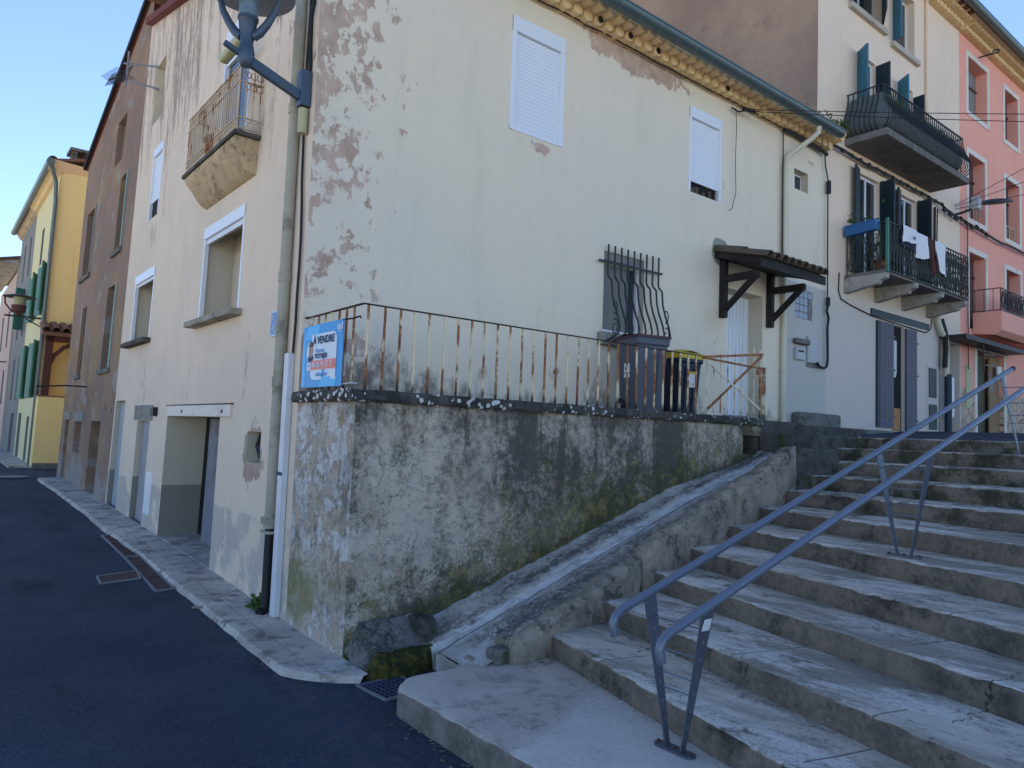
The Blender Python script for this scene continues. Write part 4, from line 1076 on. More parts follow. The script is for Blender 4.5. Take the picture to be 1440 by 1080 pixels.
# garage doorway
mb = MB()
mb.box(3.505,3.55,9.3,12.6,.0,2.3); mb.build('passage_back', M['dark'], H)  # near-black sheet paints the unlit room behind the doorway
mb = MB(); mb.box(3.30,3.36,9.50,11.12,.26,2.06); dl = mb.build('garage_door', M['greydoor'], H)
mb = MB(); mb.box(3.305,3.355,11.121,11.15,.26,2.06); mb.build('door_edge', M['doorlilac'], dl)
for z in (.55,1.0,1.5): 
    mb = MB(); mb.box(3.285,3.30,10.2,10.27,z,z+.05); mb.build('bolt', M['dark'], dl)
mb = MB(); pbox(mb, PS, 9.02, 11.95, 2.082, 2.235, -.03, .25); lt = mb.build('lintel', M['whiteframe'], H, bevel=.008)
for y in (9.3,11.1): 
    mb = MB(); pbox(mb, PS, y, y+.05, 2.13, 2.17, -.036, -.03); mb.build('bolt', M['dark'], lt)
mb = MB(); pbox(mb, PS, 8.98, 11.99, 2.238, 2.25, -.034, .02); mb.build('drip_edge', M['brownwood'], lt)
mb = MB(); mb.prism([(9.471,.0),(11.999,.0),(11.999,.272),(9.471,.204)], lambda y, z: (X0-.004,y,z), lambda y, z: (X0+.58,y,z)); mb.build('threshold', M['pave'], H)
# vent hole with dark diamond bars, two blocked doors, meter hatch, black box
mb = MB(); pbox(mb, PS, 8.0, 8.46, 1.57, 1.93, .28, .30); mb.build('vent_back', M['darkpit'], H)
mb = MB(); c = (X0+.05, 8.03, 1.76)
for s_ in (.24, .19, .13):
    pts = [(c[0], c[1]+s_*math.cos(a), c[2]+s_*1.25*math.sin(a)) for a in [0, math.pi/2, math.pi, 1.5*math.pi, 2*math.pi]]
    mb.tube(pts, .016, 5)
mb.build('vent_grille', M['iron'], H)
mb = MB(); pbox(mb, PS, 13.1, 13.92, .22, 1.98, .09, .12); mb.build('door', M['doorlilac'], H)
mb = MB(); pbox(mb, PS, 15.09, 15.87, .27, 2.33, .085, .11); mb.build('door', M['doorblue'], H)
mb = MB(); pbox(mb, PS, 12.62, 13.0, .50, 1.17, -.006, .03); mb.build('meter_hatch', M['white'], H, bevel=.004)
mb = MB(); pbox(mb, PS, 12.62, 12.82, 2.08, 2.22, -.07, .0); mb.build('black_box', M['black'], H)
mb = MB(); pbox(mb, PS, 12.9, 14.25, 2.005, 2.26, -.004, .0); mb.build('door_patch', M['cement'], H)
# front windows
w = roller_window(PF, 5.45, 6.35, 5.80, 7.27, .19, 1.24, .045, H, framew=.07)
mb = MB(); pbox(mb, PF, 5.45, 6.35, 5.80, 5.845, -.010, .03); mb.build('bottom_bar', M['white'], w)
w = roller_window(PF, 9.0, 9.83, 5.86, 7.22, .17, 1.0, .045, H, framew=.05)
mb = MB(); pbox(mb, PF, 9.05, 9.78, 5.87, 6.08, .085, .095); mb.build('dark_gap', M['dark'], w)
mb = MB(); 
for x, hh in ((9.15,.09),(9.25,.12),(9.42,.08),(9.58,.13)): pbox(mb, PF, x, x+.07, 5.87, 5.87+hh, .05, .08)
mb.build('sill_clutter', M['oldtile'], w)
w = frame_mb(PF, 7.2, 8.03, 3.46, 4.58, .045, .10, .15).build('window', M['white'], H)
mb = MB(); pbox(mb, PF, 7.25, 7.80, 3.5, 4.44, .135, .156); mb.build('blind', M['paneldim'], w)
mb = MB(); pbox(mb, PF, 7.80, 7.985, 3.5, 4.44, .150, .157); mb.build('pane', M['glass'], w)
mb = MB(); pbox(mb, PF, 7.1, 8.12, 3.26, 3.44, -.10, .1); mb.build('sill', M['cement'], w, bevel=.015)
mb = MB(); pbox(mb, PF, 7.2, 8.03, 4.47, 4.58, .02, .1); mb.build('lintel', M['cement'], w)
# wrought iron window grille
GR = thing('window_grille', (7.75,6.9,3.3), 'black wrought iron window grille with bellied bars behind the bins', 'window grille')
for k in range(9):
    x = 7.22 + 1.06*k/8
    pts = []
    zt = 4.66
    for z, d, dx in ((zt,.06,0),(4.42,.06,0),(4.25,.06,0),(4.21,.065,.012),(4.15,.11,.03),(4.08,.125,.02),(3.95,.13,.03),(3.8,.16,.05),(3.62,.22,.07),(3.50,.25,.07),(3.42,.24,.05),(3.35,.17,0.),(3.31,.08,-.05)):
        pts.append((x+dx*.9, FY-d, z))
    mb = MB(); mb.tube(pts, .0145, 6); mb.build('bar', M['iron'], GR, smooth=True)
mb = MB(); mb.bar((7.04,FY-.06,4.41),(8.36,FY-.06,4.43),.014,.03); mb.build('cross_bar', M['iron'], GR); mb = MB(); mb.bar((7.2,FY-.06,3.33),(8.3,FY-.06,3.36),.014,.03); mb.build('cross_bar', M['iron'], GR)
def scroll(cx, cz, s, d):
    pts = []
    for t in range(22):
        a = t/21*math.pi*2.6; r = s*(1-.030*t)
        pts.append((cx+math.cos(a+1.6)*r*.6, FY-d, cz+.16*(t/21-.5)+math.sin(a+1.6)*r))
    return pts
for cx in (7.25, 8.33):
    mb = MB(); mb.tube(scroll(cx, 3.52, .105, .20), .009, 5, False); mb.tube([(q[0], q[1], 2*3.62-q[2]+.05) for q in scroll(cx, 3.52, .085, .19)], .009, 5, False); mb.build('scroll', M['iron'], GR)
# front door in its recess
mb = MB(); PD = lambda u, v, d: (u, FY+.28+d, v)
pbox(mb, PD, 10.06, 11.08, 2.44, 4.5, .0, .05); dr = mb.build('front_door', M['white'], H)
mb = MB()
for k in range(9): pbox(mb, PD, 10.12+.1*k, 10.125+.1*k, 2.5, 4.45, -.004, .0)
mb.build('board_joint', M['grillbox'], dr)
mb = MB(); mb.prism([(10.06,2.5),(10.17,2.5),(10.19,3.6),(10.15,4.1),(10.06,4.3)], lambda u, v: PD(u,v,-.006), lambda u, v: PD(u,v,0)); mb.build('door_glass', M['glassblock'], dr)
mb = MB(); pbox(mb, PF, 10.0, 11.14, 2.30, 2.44, -.06, .28); mb.build('threshold', M['cement'], H, bevel=.01)
# canopy
CA = MB(); 
CAx0, CAx1, CAy = 9.70, 11.56, 6.22
for x in (9.78,9.87): pass
def ctop(x, y): return 5.06 - (FY-y)*.25
CA.prism([(FY,5.03),(CAy,5.03-.83*.25),(CAy,4.93-.83*.25),(FY,4.93)], lambda y, z: (CAx0,y,z), lambda y, z: (CAx1-.03,y,z))
can = CA.build('porch_canopy', M['wood'], H)
mb = MB(); mb.box(CAx0-.02, CAx1, CAy-.035, CAy-.002, 4.66, 4.80); mb.build('fascia', M['wood'], can)
mb = MB(); canal_tiles(mb, (CAx0+.05,CAy-.12,5.03-.95*.25+.01), (.205,0,0), (0,.97,.97*.25), 9, .10, .016)
for k in range(11): pass
canal_tiles(mb, (CAx0+.05,CAy+.30,5.03-.53*.25+.03), (.205,0,0), (0,.55,.55*.25), 9, .10, .016)
mb.prism([(FY-.002,5.045),(CAy-.04,5.045-.87*.25),(CAy-.04,5.035-.87*.25),(FY-.002,5.035)], lambda y, z: (CAx0,y,z), lambda y, z: (CAx1-.1,y,z))
mb.build('tiles', M['oldtile'], can)
for x in (9.88, 11.22):
    mb = MB()
    mb.box(x-.05,x+.05,FY-.11,FY-.004,3.98,4.93)
    mb.box(x-.045,x+.045,6.36,FY-.11,4.55,4.66)
    mb.bar((x,FY-.08,4.10),(x,6.42,4.58),.075,.085)
    mb.build('bracket', M['wood'], can, bevel=.008)
# small openings on the right
mb = MB(); pbox(mb, PF, 12.04, 12.5, 6.65, 7.0, .14, .168); sw = mb.build('small_window', M['white'], H)
mb = MB(); pbox(mb, PF, 12.08, 12.24, 6.69, 6.96, .13, .139); pbox(mb, PF, 12.29, 12.46, 6.69, 6.96, .13, .139); mb.build('pane', M['glass'], sw)
gbk = MB()
cells = [(i, j) for i in range(4) for j in range(4) if not (i == 3 and j < 3)]
pbox(gbk, PF, 12.1, 12.7, 4.28, 4.81, .018, .022)
gp = gbk.build('glass_block_window', M['cement'], H)
mb = MB()
for i, j in cells: pbox(mb, PF, 12.11+.148*i, 12.11+.148*i+.134, 4.285+.131*j, 4.285+.131*j+.118, .004, .018)
mb.build('glass_block', M['glassblock'], gp, bevel=.004)
mb = MB(); pbox(mb, PF, 12.69, 12.712, 4.28, 4.66, -.003, .02) if False else pbox(mb, PF, 12.56, 12.70, 4.28, 4.67, -.001, .02); mb.build('block_infill', M['cement'], gp)
ml = thing('letter_box', (12.22,6.95,3.5), 'small grey letter box with a dark hood beside the meter cabinet', 'letter box')
mb = MB(); pbox(mb, PF, 12.07, 12.38, 3.52, 3.74, -.06, -.002); mb.build('box', M['grillbox'], ml, bevel=.01)
mb = MB(); pbox(mb, PF, 12.02, 12.47, 3.80, 3.90, -.11, -.002); mb.build('hood', M['greyrock'], ml, bevel=.03)
mb = MB(); pbox(mb, PF, 12.13, 12.32, 3.66, 3.69, -.064, -.06); mb.build('slot', M['dark'], ml)
mc = thing('meter_cabinet', (12.68,7.0,3.5), 'pale flat meter cabinet on the wall right of the letter box', 'meter cabinet')
mb = MB(); pbox(mb, PF, 12.49, 12.88, 3.50, 3.98, -.045, -.002); mb.build('cabinet', M['grillbox'], mc, bevel=.008)
mb = MB(); pbox(mb, PF, 12.53, 12.84, 3.54, 3.94, -.049, -.045); mb.build('cabinet_door', M['grillbox'], mc)
mb = MB(); pbox(mb, PF, 12.5, 12.9, 3.42, 3.498, -.02, -.002); mb.build('mortar_bed', M['greyrock'], mc, bevel=.008)
wc = thing('wall_cable', (13.1,7.0,3.4), 'thick black cable running down the wall joint to the meter', 'cable')
mb = MB(); mb.tube([(13.0,6.99,7.5),(13.02,6.99,7.3),(13.12,6.99,7.05),(13.13,6.99,5.0),(13.14,6.99,4.4)], .014, 6); mb.build('upper_run', M['black'], wc)
mb = MB(); mb.tube([(13.13,6.98,7.02),(13.13,6.98,6.78)], .045, 8); mb.tube([(13.14,6.98,4.78),(13.14,6.98,4.62)], .04, 8); mb.build('connector', M['black'], wc)
mb = MB(); mb.tube([(13.14,6.98,4.64),(13.09,6.98,4.52),(13.16,6.98,4.4),(13.12,6.98,4.2),(13.14,6.98,3.6),(13.10,6.98,3.47),(13.0,6.98,3.43),(12.85,6.98,3.45),(12.76,6.98,3.51)], .024, 8); mb.build('lower_run', M['black'], wc)
ec = thing('eave_cable', (8,6.95,7.55), 'thin black cable drooping along the wall just under the tiled cornice', 'cable')
mb = MB(); rn = random.Random(11)
mb.tube([(2.95+.25*k, 6.985, 7.585+rn.uniform(-.012,.012)) for k in range(41)], .011, 5)
mb.tube([(11.55,6.97,7.56),(11.9,6.96,7.57),(12.4,6.965,7.55),(12.8,6.96,7.53),(13.02,6.96,7.5)], .035, 6); mb.build('cable', M['black'], ec)
mb = MB(); mb.tube([(10.10,6.97,7.5),(10.14,6.98,7.2),(10.13,6.985,6.6),(10.16,6.985,6.1),(10.06,6.985,5.8),(9.98,6.985,5.75)], .006, 5); mb.tube([(10.0,6.985,7.48),(10.15,6.95,7.44),(10.3,6.93,7.5)], .014, 5); mb.tube([(10.2,6.9,7.5),(10.45,6.85,7.5)], .03, 6); mb.build('drop_wire', M['black'], ec)
mb = MB(); mb.tube([(11.56,6.99,7.5),(11.56,6.99,6.5),(11.575,6.99,4.9)], .012, 5); mb.build('drop_wire', M['black'], ec)
# ring on wall, little wall hooks
hk = thing('wall_ring', (6.35,7.03,2.8), 'pale metal ring plate fixed low on the front wall behind the railing', 'wall ring')
mb = MB(); ring(mb, (6.35,7.035,2.82), .075, 'y', 16, .016); mb.build('ring', M['whiteframe'], hk); mb = MB(); mb.box(6.33,6.37,7.02,7.048,2.80,2.84); mb.build('bolt', M['iron'], hk)

# ------------------------------------------------------------------ neighbour house (pale, blue shutters)
N2 = thing('pale_tall_house', (16,9,2.4), 'tall pale cream house with blue shutters and two balconies', 'house')
nh = [(14.1,15.45,10.95,12.2,.28),(15.95,17.05,10.82,12.2,.30),(14.36,15.15,8.09,10.05,.13),(16.2,16.95,8.09,10.05,.13),(14.45,15.35,5.42,7.55,.13),(16.3,17.15,5.42,7.55,.13),(15.93,16.52,2.36,4.62,.07),(18.5,19.55,2.3,4.55,1.0)]
mb = MB(); wall(mb, PF, [12.82,13.2,19.6], 2.0, lambda u: 12.55, nh, 1)
# remove the part left of the party wall below the lower roof: it sits behind the corner house wall
mb.f, mb.m = zip(*[(f, m) for f, m in zip(mb.f, mb.m) if not (max(mb.v[i][0] for i in f) <= 13.2001 and max(mb.v[i][2] for i in f) < 8.0)]); mb.f = list(mb.f); mb.m = list(mb.m)
mb.f = [f for f in mb.f]; 
mb.build('front_wall', [M['house2'], M['house2']], N2)
mb = MB(); mb.face([(12.82,FY,7.0),(12.82,22,7.0),(12.82,22,15.5),(12.82,FY,12.55)]); mb.face([(13.2,FY,2),(13.2,FY+.5,2),(13.2,FY+.5,8),(13.2,FY,8)]); mb.build('side_wall', M['gable'], N2)
def cornice_row(x0, x1, z, parent, mat, y0=FY):
    mb = MB(); mb.prism([(y0+.01,z),(y0+.01,z+.30),(y0-.42,z+.28),(y0-.42,z+.22),(y0-.20,z+.14),(y0-.1,z+.05),(y0-.09,z)][::-1], lambda y, zz: (x0,y,zz), lambda y, zz: (x1,y,zz))
    x = x0+.1; k = 0
    while x < x1-.1:
        for (off, yy, zz) in ((0,y0-.18,z+.055),(.10,y0-.34,z+.17)):
            n = 8; r = .09
            vs = [(x+off+r*kk*math.cos(2*math.pi*t/n), q, zz+r*.85*kk*math.sin(2*math.pi*t/n)) for (q, kk) in ((y0,1),(yy+.01,1),(yy,.85)) for t in range(n)]
            mb.addmesh(vs, [(i*n+t, i*n+(t+1)%n, (i+1)*n+(t+1)%n, (i+1)*n+t) for i in range(2) for t in range(n)] + [tuple(range(2*n, 3*n))])
        x += .2
    return mb.build('cornice', mat, parent, smooth=True)
cornice_row(12.85, 19.6, 12.5, N2, M['tile_genoise'])
mb = MB(); mb.prism([(6.55,12.80),(6.55,12.86),(16,15.2),(16,15.1)], lambda y, z: (12.7,y,z), lambda y, z: (19.6,y,z)); mb.build('roof', M['rooftile'], N2)
mb = MB(); mb.tube([(12.8,6.5,12.74),(19.6,6.5,12.74)], .10, 12); mb.build('gutter', M['gutter'], N2, smooth=True)
for k in range(6): mb = MB(); mb.box(17.7+.3*k, 17.86+.3*k, 6.62, 6.88, 12.70-.005*k, 12.715); mb.build('red_tile_end', M['redtile'], N2)
mb = MB(); mb.tube([(17.6,7.0,12.6),(17.6,7.0,8.1)], .035, 8); mb.build('drainpipe', M['house2'], N2, smooth=True)
def nwin(u0, u1, v0, v1, sillz=True, name='window', d=.18):
    f = frame_mb(PF, u0, u1, v0, v1, .05, d, d+.04).build(name, M['white'], N2)
    mb = MB(); pbox(mb, PF, u0+.05, u1-.05, v0+.05, v1-.05, d+.015, d+.03); mb.build('pane', M['glass'], f)
    mb = MB(); pbox(mb, PF, (u0+u1)/2-.03, (u0+u1)/2+.03, v0+.05, v1-.05, d, d+.014); mb.build('mullion', M['white'], f)
    if sillz: mb = MB(); pbox(mb, PF, u0-.12, u1+.12, v0-.12, v0-.002, -.09, .15); mb.build('sill', M['palesill'], f, bevel=.01)
    return f
def leaf_out(f, hx, ang, wd, v0, v1, mat, name='shutter'):
    """shutter leaf hinged at hx, opened by ang degrees from the wall plane (negative = towards -x)"""
    a = R(ang); dx, dy = math.cos(a), -abs(math.sin(a))
    mb = MB(); c = Vector((hx+dx*wd/2, FY-.02+dy*wd/2, (v0+v1)/2))
    mb.obox(c, Vector((dx*wd/2, dy*wd/2, 0)), Vector((-dy*.018, dx*.018, 0)), (0,0,(v1-v0)/2))
    o = mb.build(name, mat, f)
    return o
f = nwin(14.1,15.45,10.95,12.2); leaf_out(f, 14.12, 130, .3, 10.98, 12.2, M['blueshut']); leaf_out(f, 15.43, 150, .75, 10.98, 12.2, M['navyshut'])
f = nwin(15.95,17.05,10.82,12.2); leaf_out(f, 15.97, 120, .24, 10.85, 12.2, M['blueshut'])
f = nwin(14.36,15.15,8.09,10.05, False, d=.08); leaf_out(f, 14.36, 125, .36, 8.12, 10.03, M['blueshut']); leaf_out(f, 15.15, 95, .30, 8.12, 10.0, M['navyshut'])
f = nwin(16.2,16.95,8.09,10.05, False, d=.08); leaf_out(f, 16.2, 125, .36, 8.12, 10.03, M['blueshut']); leaf_out(f, 16.95, 95, .24, 8.12, 9.9, M['navyshut'])
f = nwin(14.45,15.35,5.42,7.55, False, d=.08); leaf_out(f, 14.43, 165, .35, 5.45, 7.6, M['navyshut']); leaf_out(f, 15.35, 105, .34, 5.45, 7.55, M['navyshut']); leaf_out(f, 15.40, 22, .34, 5.45, 7.60, M['navyshut'])
f = nwin(16.3,17.15,5.42,7.55, False, d=.08); leaf_out(f, 16.28, 165, .3, 5.45, 7.6, M['navyshut']); leaf_out(f, 17.15, 105, .34, 5.45, 7.55, M['navyshut']); leaf_out(f, 17.2, 20, .26, 5.45, 7.6, M['blueshut'])
# doorway with plank shutters
mb = MB(); pbox(mb, PF, 15.94, 16.51, 2.37, 4.61, .062, .069); dw = mb.build('doorway', M['dark'], N2)
mb = MB(); pbox(mb, PF, 15.96, 16.40, 2.38, 2.85, .03, .058); mb.build('half_door', M['orangewood'], dw)
mb = MB(); mb.grid(lambda a, b: (15.95+.30*a*(1-.35*b)+.10*b, FY+.03+.02*math.sin(a*9), 4.3-.85*b+.14*a*b), 14, 8); mb.build('curtain', M['curtain'], dw, smooth='all')
def plank(u0, u1, v0, v1):
    mb = MB(); n = 5; w_ = (u1-u0)/n
    for k in range(n): pbox(mb, PF, u0+w_*k+.004, u0+w_*(k+1)-.004, v0, v1, -.05, -.015)
    o = mb.build('plank_shutter', M['greyshut'], dw)
    for z in (v0+.22, (v0+v1)/2+.1, v1-.30):
        mb = MB(); pbox(mb, PF, u0+.1, u1+.06, z, z+.04, -.056, -.05); mb.build('hinge', M['iron'], o)
plank(15.30,15.92,2.42,4.62); plank(16.53,17.05,2.36,4.60)
mb = MB(); pbox(mb, PF, 15.20,15.30,2.42,4.62,-.045,-.005); mb.build('door_jamb', M['navyshut'], dw)
mb = MB(); pbox(mb, PF, 14.97,17.74,4.70,4.84,-.03,-.002); mb.build('shop_lintel', M['navyshut'], N2)
pn = MB(); pbox(pn, PF, 17.66,18.28,2.40,3.95,-.012,-.002); pl = pn.build('panel_frame', M['house2'], N2)
mb = MB(); pbox(mb, PF, 17.74,18.12,3.18,3.85,-.035,-.012); pbox(mb, PF, 17.74,18.14,2.45,3.02,-.035,-.012); mb.build('vent_panel', M['doorgreen'], pl)
mb = MB(); mb.box(18.3,18.36,FY-.02,FY-.002,2.3,4.6); mb.build('quoin', M['cement'], N2)
mb = MB(); mb.tube([(18.05,6.98,5.2),(18.05,6.95,4.9),(18.2,6.93,4.68),(18.42,6.93,4.62),(18.44,6.93,4.4),(18.44,6.93,3.7)], .065, 10); mb.build('waste_pipe', M['pvc'], N2, smooth=True)
mb = MB(); mb.tube([(18.46,6.9,3.75),(18.46,6.9,2.3)], .08, 10); mb.build('downpipe', M['navyshut'], N2, smooth=True)
mb = MB(); mb.tube([(18.16,6.93,5.0),(18.3,6.9,4.7),(18.34,6.9,4.3),(18.27,6.9,3.9)], .06, 6); mb.build('cable_bundle', M['black'], N2)
mb = MB(); mb.box(18.66,18.92,6.93,7.2,2.75,3.72); mb.build('white_pipe_cover', M['whitestrip'], N2, bevel=.03)
# balconies
def railing_rect(mbv, mbr, x0, x1, yf, z0, z1, prof, pitch):
    """bars follow prof [(z fraction, bulge)] along front and both ends"""
    def bar_at(x, y, nx, ny): mbv.tube([(x+nx*b, y+ny*b, z0+(z1-z0)*t) for t, b in prof], .012, 5, False)
    n = int((x1-x0)/pitch)
    for k in range(n+1): bar_at(x0+(x1-x0)*k/n, yf, 0, -1)
    m = max(2, int((FY-yf)/pitch))
    for k in range(m):
        y = FY-.03-(FY-.03-yf)*k/m
        bar_at(x0, y, -1, 0); bar_at(x1, y, 1, 0)
    for z in (z0+.01, z1):
        mbr.bar((x0,yf,z),(x1,yf,z),.03,.018); mbr.bar((x0,FY,z),(x0,yf,z),.03,.018); mbr.bar((x1,FY,z),(x1,yf,z),.03,.018)
ub = MB(); ub.box(13.86,17.85,6.22,FY-.003,7.93,8.07); ubo = ub.build('upper_balcony', M['slab'], N2, bevel=.01)
belly = [(0,0),(.06,.10),(.16,.17),(.30,.18),(.45,.13),(.60,.06),(.75,.02),(.9,0),(1,0)]
a, b = MB(), MB(); railing_rect(a, b, 13.95, 17.78, 6.33, 8.08, 8.98, belly, .10)
rb = b.build('balcony_rail', M['iron'], ubo); a.build('belly_bars', M['iron'], rb)
mb = MB()
def bel(t):
    for (t0, b0_), (t1, b1_) in zip(belly, belly[1:]):
        if t <= t1: return b0_+(b1_-b0_)*(t-t0)/(t1-t0)
    return 0
def clothp(s_, t):
    b_ = bel(t*.84)*.88; z = 8.09+.90*t*.84 + .012*math.sin(s_*40)*t
    L1 = .62; u_ = s_*(L1+3.42)
    if u_ < L1: return (13.97-b_, 7.0-(7.0-6.36+b_)*u_/L1, z)
    return (13.97-b_+(3.42+b_)*(u_-L1)/3.42, 6.36-b_, z)
mb.grid(clothp, 66, 12)
mb.build('shade_cloth', M['screen'], ubo, smooth='all')
mb = MB(); mb.tube([(13.95-bb, 6.33-bb, 8.08+.90*t) for t, bb in belly], .013, 5); mb.build('corner_bar', M['iron'], rb)
mb = MB(); foliage_pts = [(13.99+3.3*random.random(), 6.31, 8.62+.2*random.random()) for k in range(150)]
for p_ in foliage_pts:
    d_ = Vector((random.uniform(-1,1), random.uniform(-.3,.1), random.uniform(-1,.6))).normalized()*.05; e_ = Vector((d_.z,0,-d_.x))*.3; p_ = Vector(p_)
    mb.face([p_-d_, p_+e_, p_+d_, p_-e_])
mb.build('creeper', M['leaf'], ubo)
lbm = MB(); lbm.box(13.88,17.86,6.27,FY-.003,5.28,5.345); lbo = lbm.build('lower_balcony', M['slab'], N2, bevel=.008)
for x in (13.93,15.2,16.45,17.7):
    mb = MB(); mb.prism([(FY-.004,4.98),(FY-.004,5.275),(6.24,5.275),(6.25,5.19),(6.36,5.15),(6.40,5.09),(6.6,5.06),(6.9,5.0)], lambda y, z: (x-.075,y,z), lambda y, z: (x+.075,y,z)); mb.build('bracket', M['slabpale'], lbo)
a, b = MB(), MB(); railing_rect(a, b, 13.93, 17.82, 6.25, 5.33, 6.27, [(0,0),(1,0)], .13)
rb = b.build('balcony_rail', M['irongreen'], lbo); 
def scrolls(mb, p0, du, z0, z1, n):
    p0 = Vector(p0); du = Vector(du)
    for k in range(n):
        c = p0 + du*(k+.5)
        u_ = du.normalized(); w_ = du.length*.46; h = (z1-z0)
        pts = []
        for t in range(25):
            a_ = t/24*2*math.pi
            pts.append(c + u_*(w_*math.sin(2*a_)) * (1 if k % 2 else -1) + Vector((0,0,z0+h*(.5-.46*math.cos(a_)) )) - Vector((0,0,c.z)))
        mb.tube(pts, .010, 4, False)
        for zz in (z0+h*.25, z0+h*.5, z0+h*.75):
            mb.tube([c + u_*(w_*.55*math.cos(q)) + Vector((0,0,zz+w_*.7*math.sin(q)-c.z)) for q in [2*math.pi*j/8 for j in range(9)]], .009, 4, False)
scrolls(a, (13.93,6.245,5.35), (.13,0,0), 5.36, 6.24, 30); scrolls(a, (17.82,6.25,5.35), (0,.15,0), 5.36, 6.24, 5); scrolls(a, (13.93,6.25,5.35), (0,.15,0), 5.36, 6.24, 5)
a.build('scroll_bars', M['irongreen'], rb)
mb = MB(); mb.box(13.90,13.95,6.22,6.27,5.30,6.33); mb.build('corner_post', M['greenshut'], rb)
# things on the lower balcony
pt = thing('window_box', (13.92,6.7,6.15), 'bright blue plastic planter hung on the end of the lower balcony railing', 'planter')
mb = MB(); mb.prism([(-.07,0),(.07,0),(.10,.17),(.115,.17),(.115,.195),(-.115,.195),(-.115,.17),(-.10,.17)], lambda d, z: (13.86+d,6.40,6.12+z), lambda d, z: (13.86+d,7.0,6.08+z)); mb.build('trough', M['blueplastic'], pt, bevel=.006)
def foliage(mb, c, rx, ry, rz, n, s_, seed):
    rn = random.Random(seed)
    for k in range(n):
        p = Vector((c[0]+rn.gauss(0,rx), c[1]+rn.gauss(0,ry), c[2]+abs(rn.gauss(0,rz))))
        d = Vector((rn.uniform(-1,1),rn.uniform(-1,1),rn.uniform(-.2,1))).normalized(); e = d.cross(Vector((rn.uniform(-1,1),rn.uniform(-1,1),rn.uniform(-1,1)))).normalized()
        L = s_*rn.uniform(.6,1.3); w_ = L*.32
        mb.face([p, p+d*L*.5+e*w_, p+d*L, p+d*L*.5-e*w_])
mb = MB(); foliage(mb, (13.86,6.75,6.30), .05, .2, .1, 26, .09, 3); mb.tube([(13.86,6.9,6.28),(13.84,6.92,6.45),(13.80,6.95,6.52)], .006, 4); mb.build('plants', M['leaf'], pt)
po = thing('flower_pot', (14.15,6.42,5.39), 'terracotta pot with a straggly plant behind the balcony corner post', 'plant pot')
mb = MB(); mb.lathe([(.085,0),(.11,.16),(.125,.165),(.125,.20),(.105,.20),(.10,.17)], (14.15,6.48,5.39), 16); mb.build('pot', M['terracotta'], po, smooth=True)
mb = MB()
for k in range(5):
    a_ = k*1.3; mb.tube([(14.15,6.48,5.58),(14.15+.1*math.cos(a_),6.48+.1*math.sin(a_),5.85),(14.15+.24*math.cos(a_),6.48+.2*math.sin(a_),6.15)], .006, 4)
foliage(mb, (14.15,6.48,5.75), .1, .1, .22, 36, .09, 8); mb.build('plant', M['leaf'], po)
def laundry(name, label, cat, x0, x1, zb, mat, seed, back=.25, slant=0):
    t = thing(name, (x0,6.28,zb), label, cat, 'laundry on the balcony railing')
    rn = random.Random(seed); ph = rn.uniform(0,6); mb = MB()
    def f(a, b):
        x = x0+(x1-x0)*a; zt = 6.295
        if b < .2: return (x, 6.27+.02*(1-b/.2)*6*back, zt-.30*(1-b/.2)*back*2+.0)
        bb = (b-.2)/.8
        return (x+slant*bb+.02*math.sin(bb*5+ph), 6.212-.02*bb*math.sin(a*9+ph)-.01-.015*math.sin(a*17+ph)*bb, zt-(zt-zb)*bb*(1-.10*math.sin(a*3.1+ph)))
    mb.grid(f, 16, 14); mb.build('cloth', mat, t, smooth='all'); return t
t = laundry('hung_towel', 'dark navy cloth hung under the starred white cloth', 'laundry', 14.38, 15.12, 5.86, M['clothn'], 1)
t = laundry('hung_shirt', 'white cloth with a dark star print, leftmost on the balcony railing', 'laundry', 14.42, 15.02, 5.97, M['cloth'], 2)
for o in list(t.children): o.location.y -= .035
mb = MB(); mb.face([(14.88+.055*(1 if k % 2 == 0 else .42)*math.sin(k*math.pi/5), 6.145, 6.11+.065*(1 if k % 2 == 0 else .42)*math.cos(k*math.pi/5)) for k in range(10)]); mb.build('star_print', M['ink'], t)
laundry('hung_sheet', 'plain white cloth between the star print and the brown cloth', 'laundry', 15.06, 15.62, 5.82, M['cloth'], 5)
laundry('hung_towel', 'dark brown cloth hanging between two white cloths on the railing', 'laundry', 15.64, 15.92, 5.58, M['clothb'], 6, slant=.22)
laundry('hung_shirt', 'white cloth with a loose lower corner, rightmost on the balcony railing', 'laundry', 15.94, 16.48, 5.68, M['cloth'], 7, slant=.06)

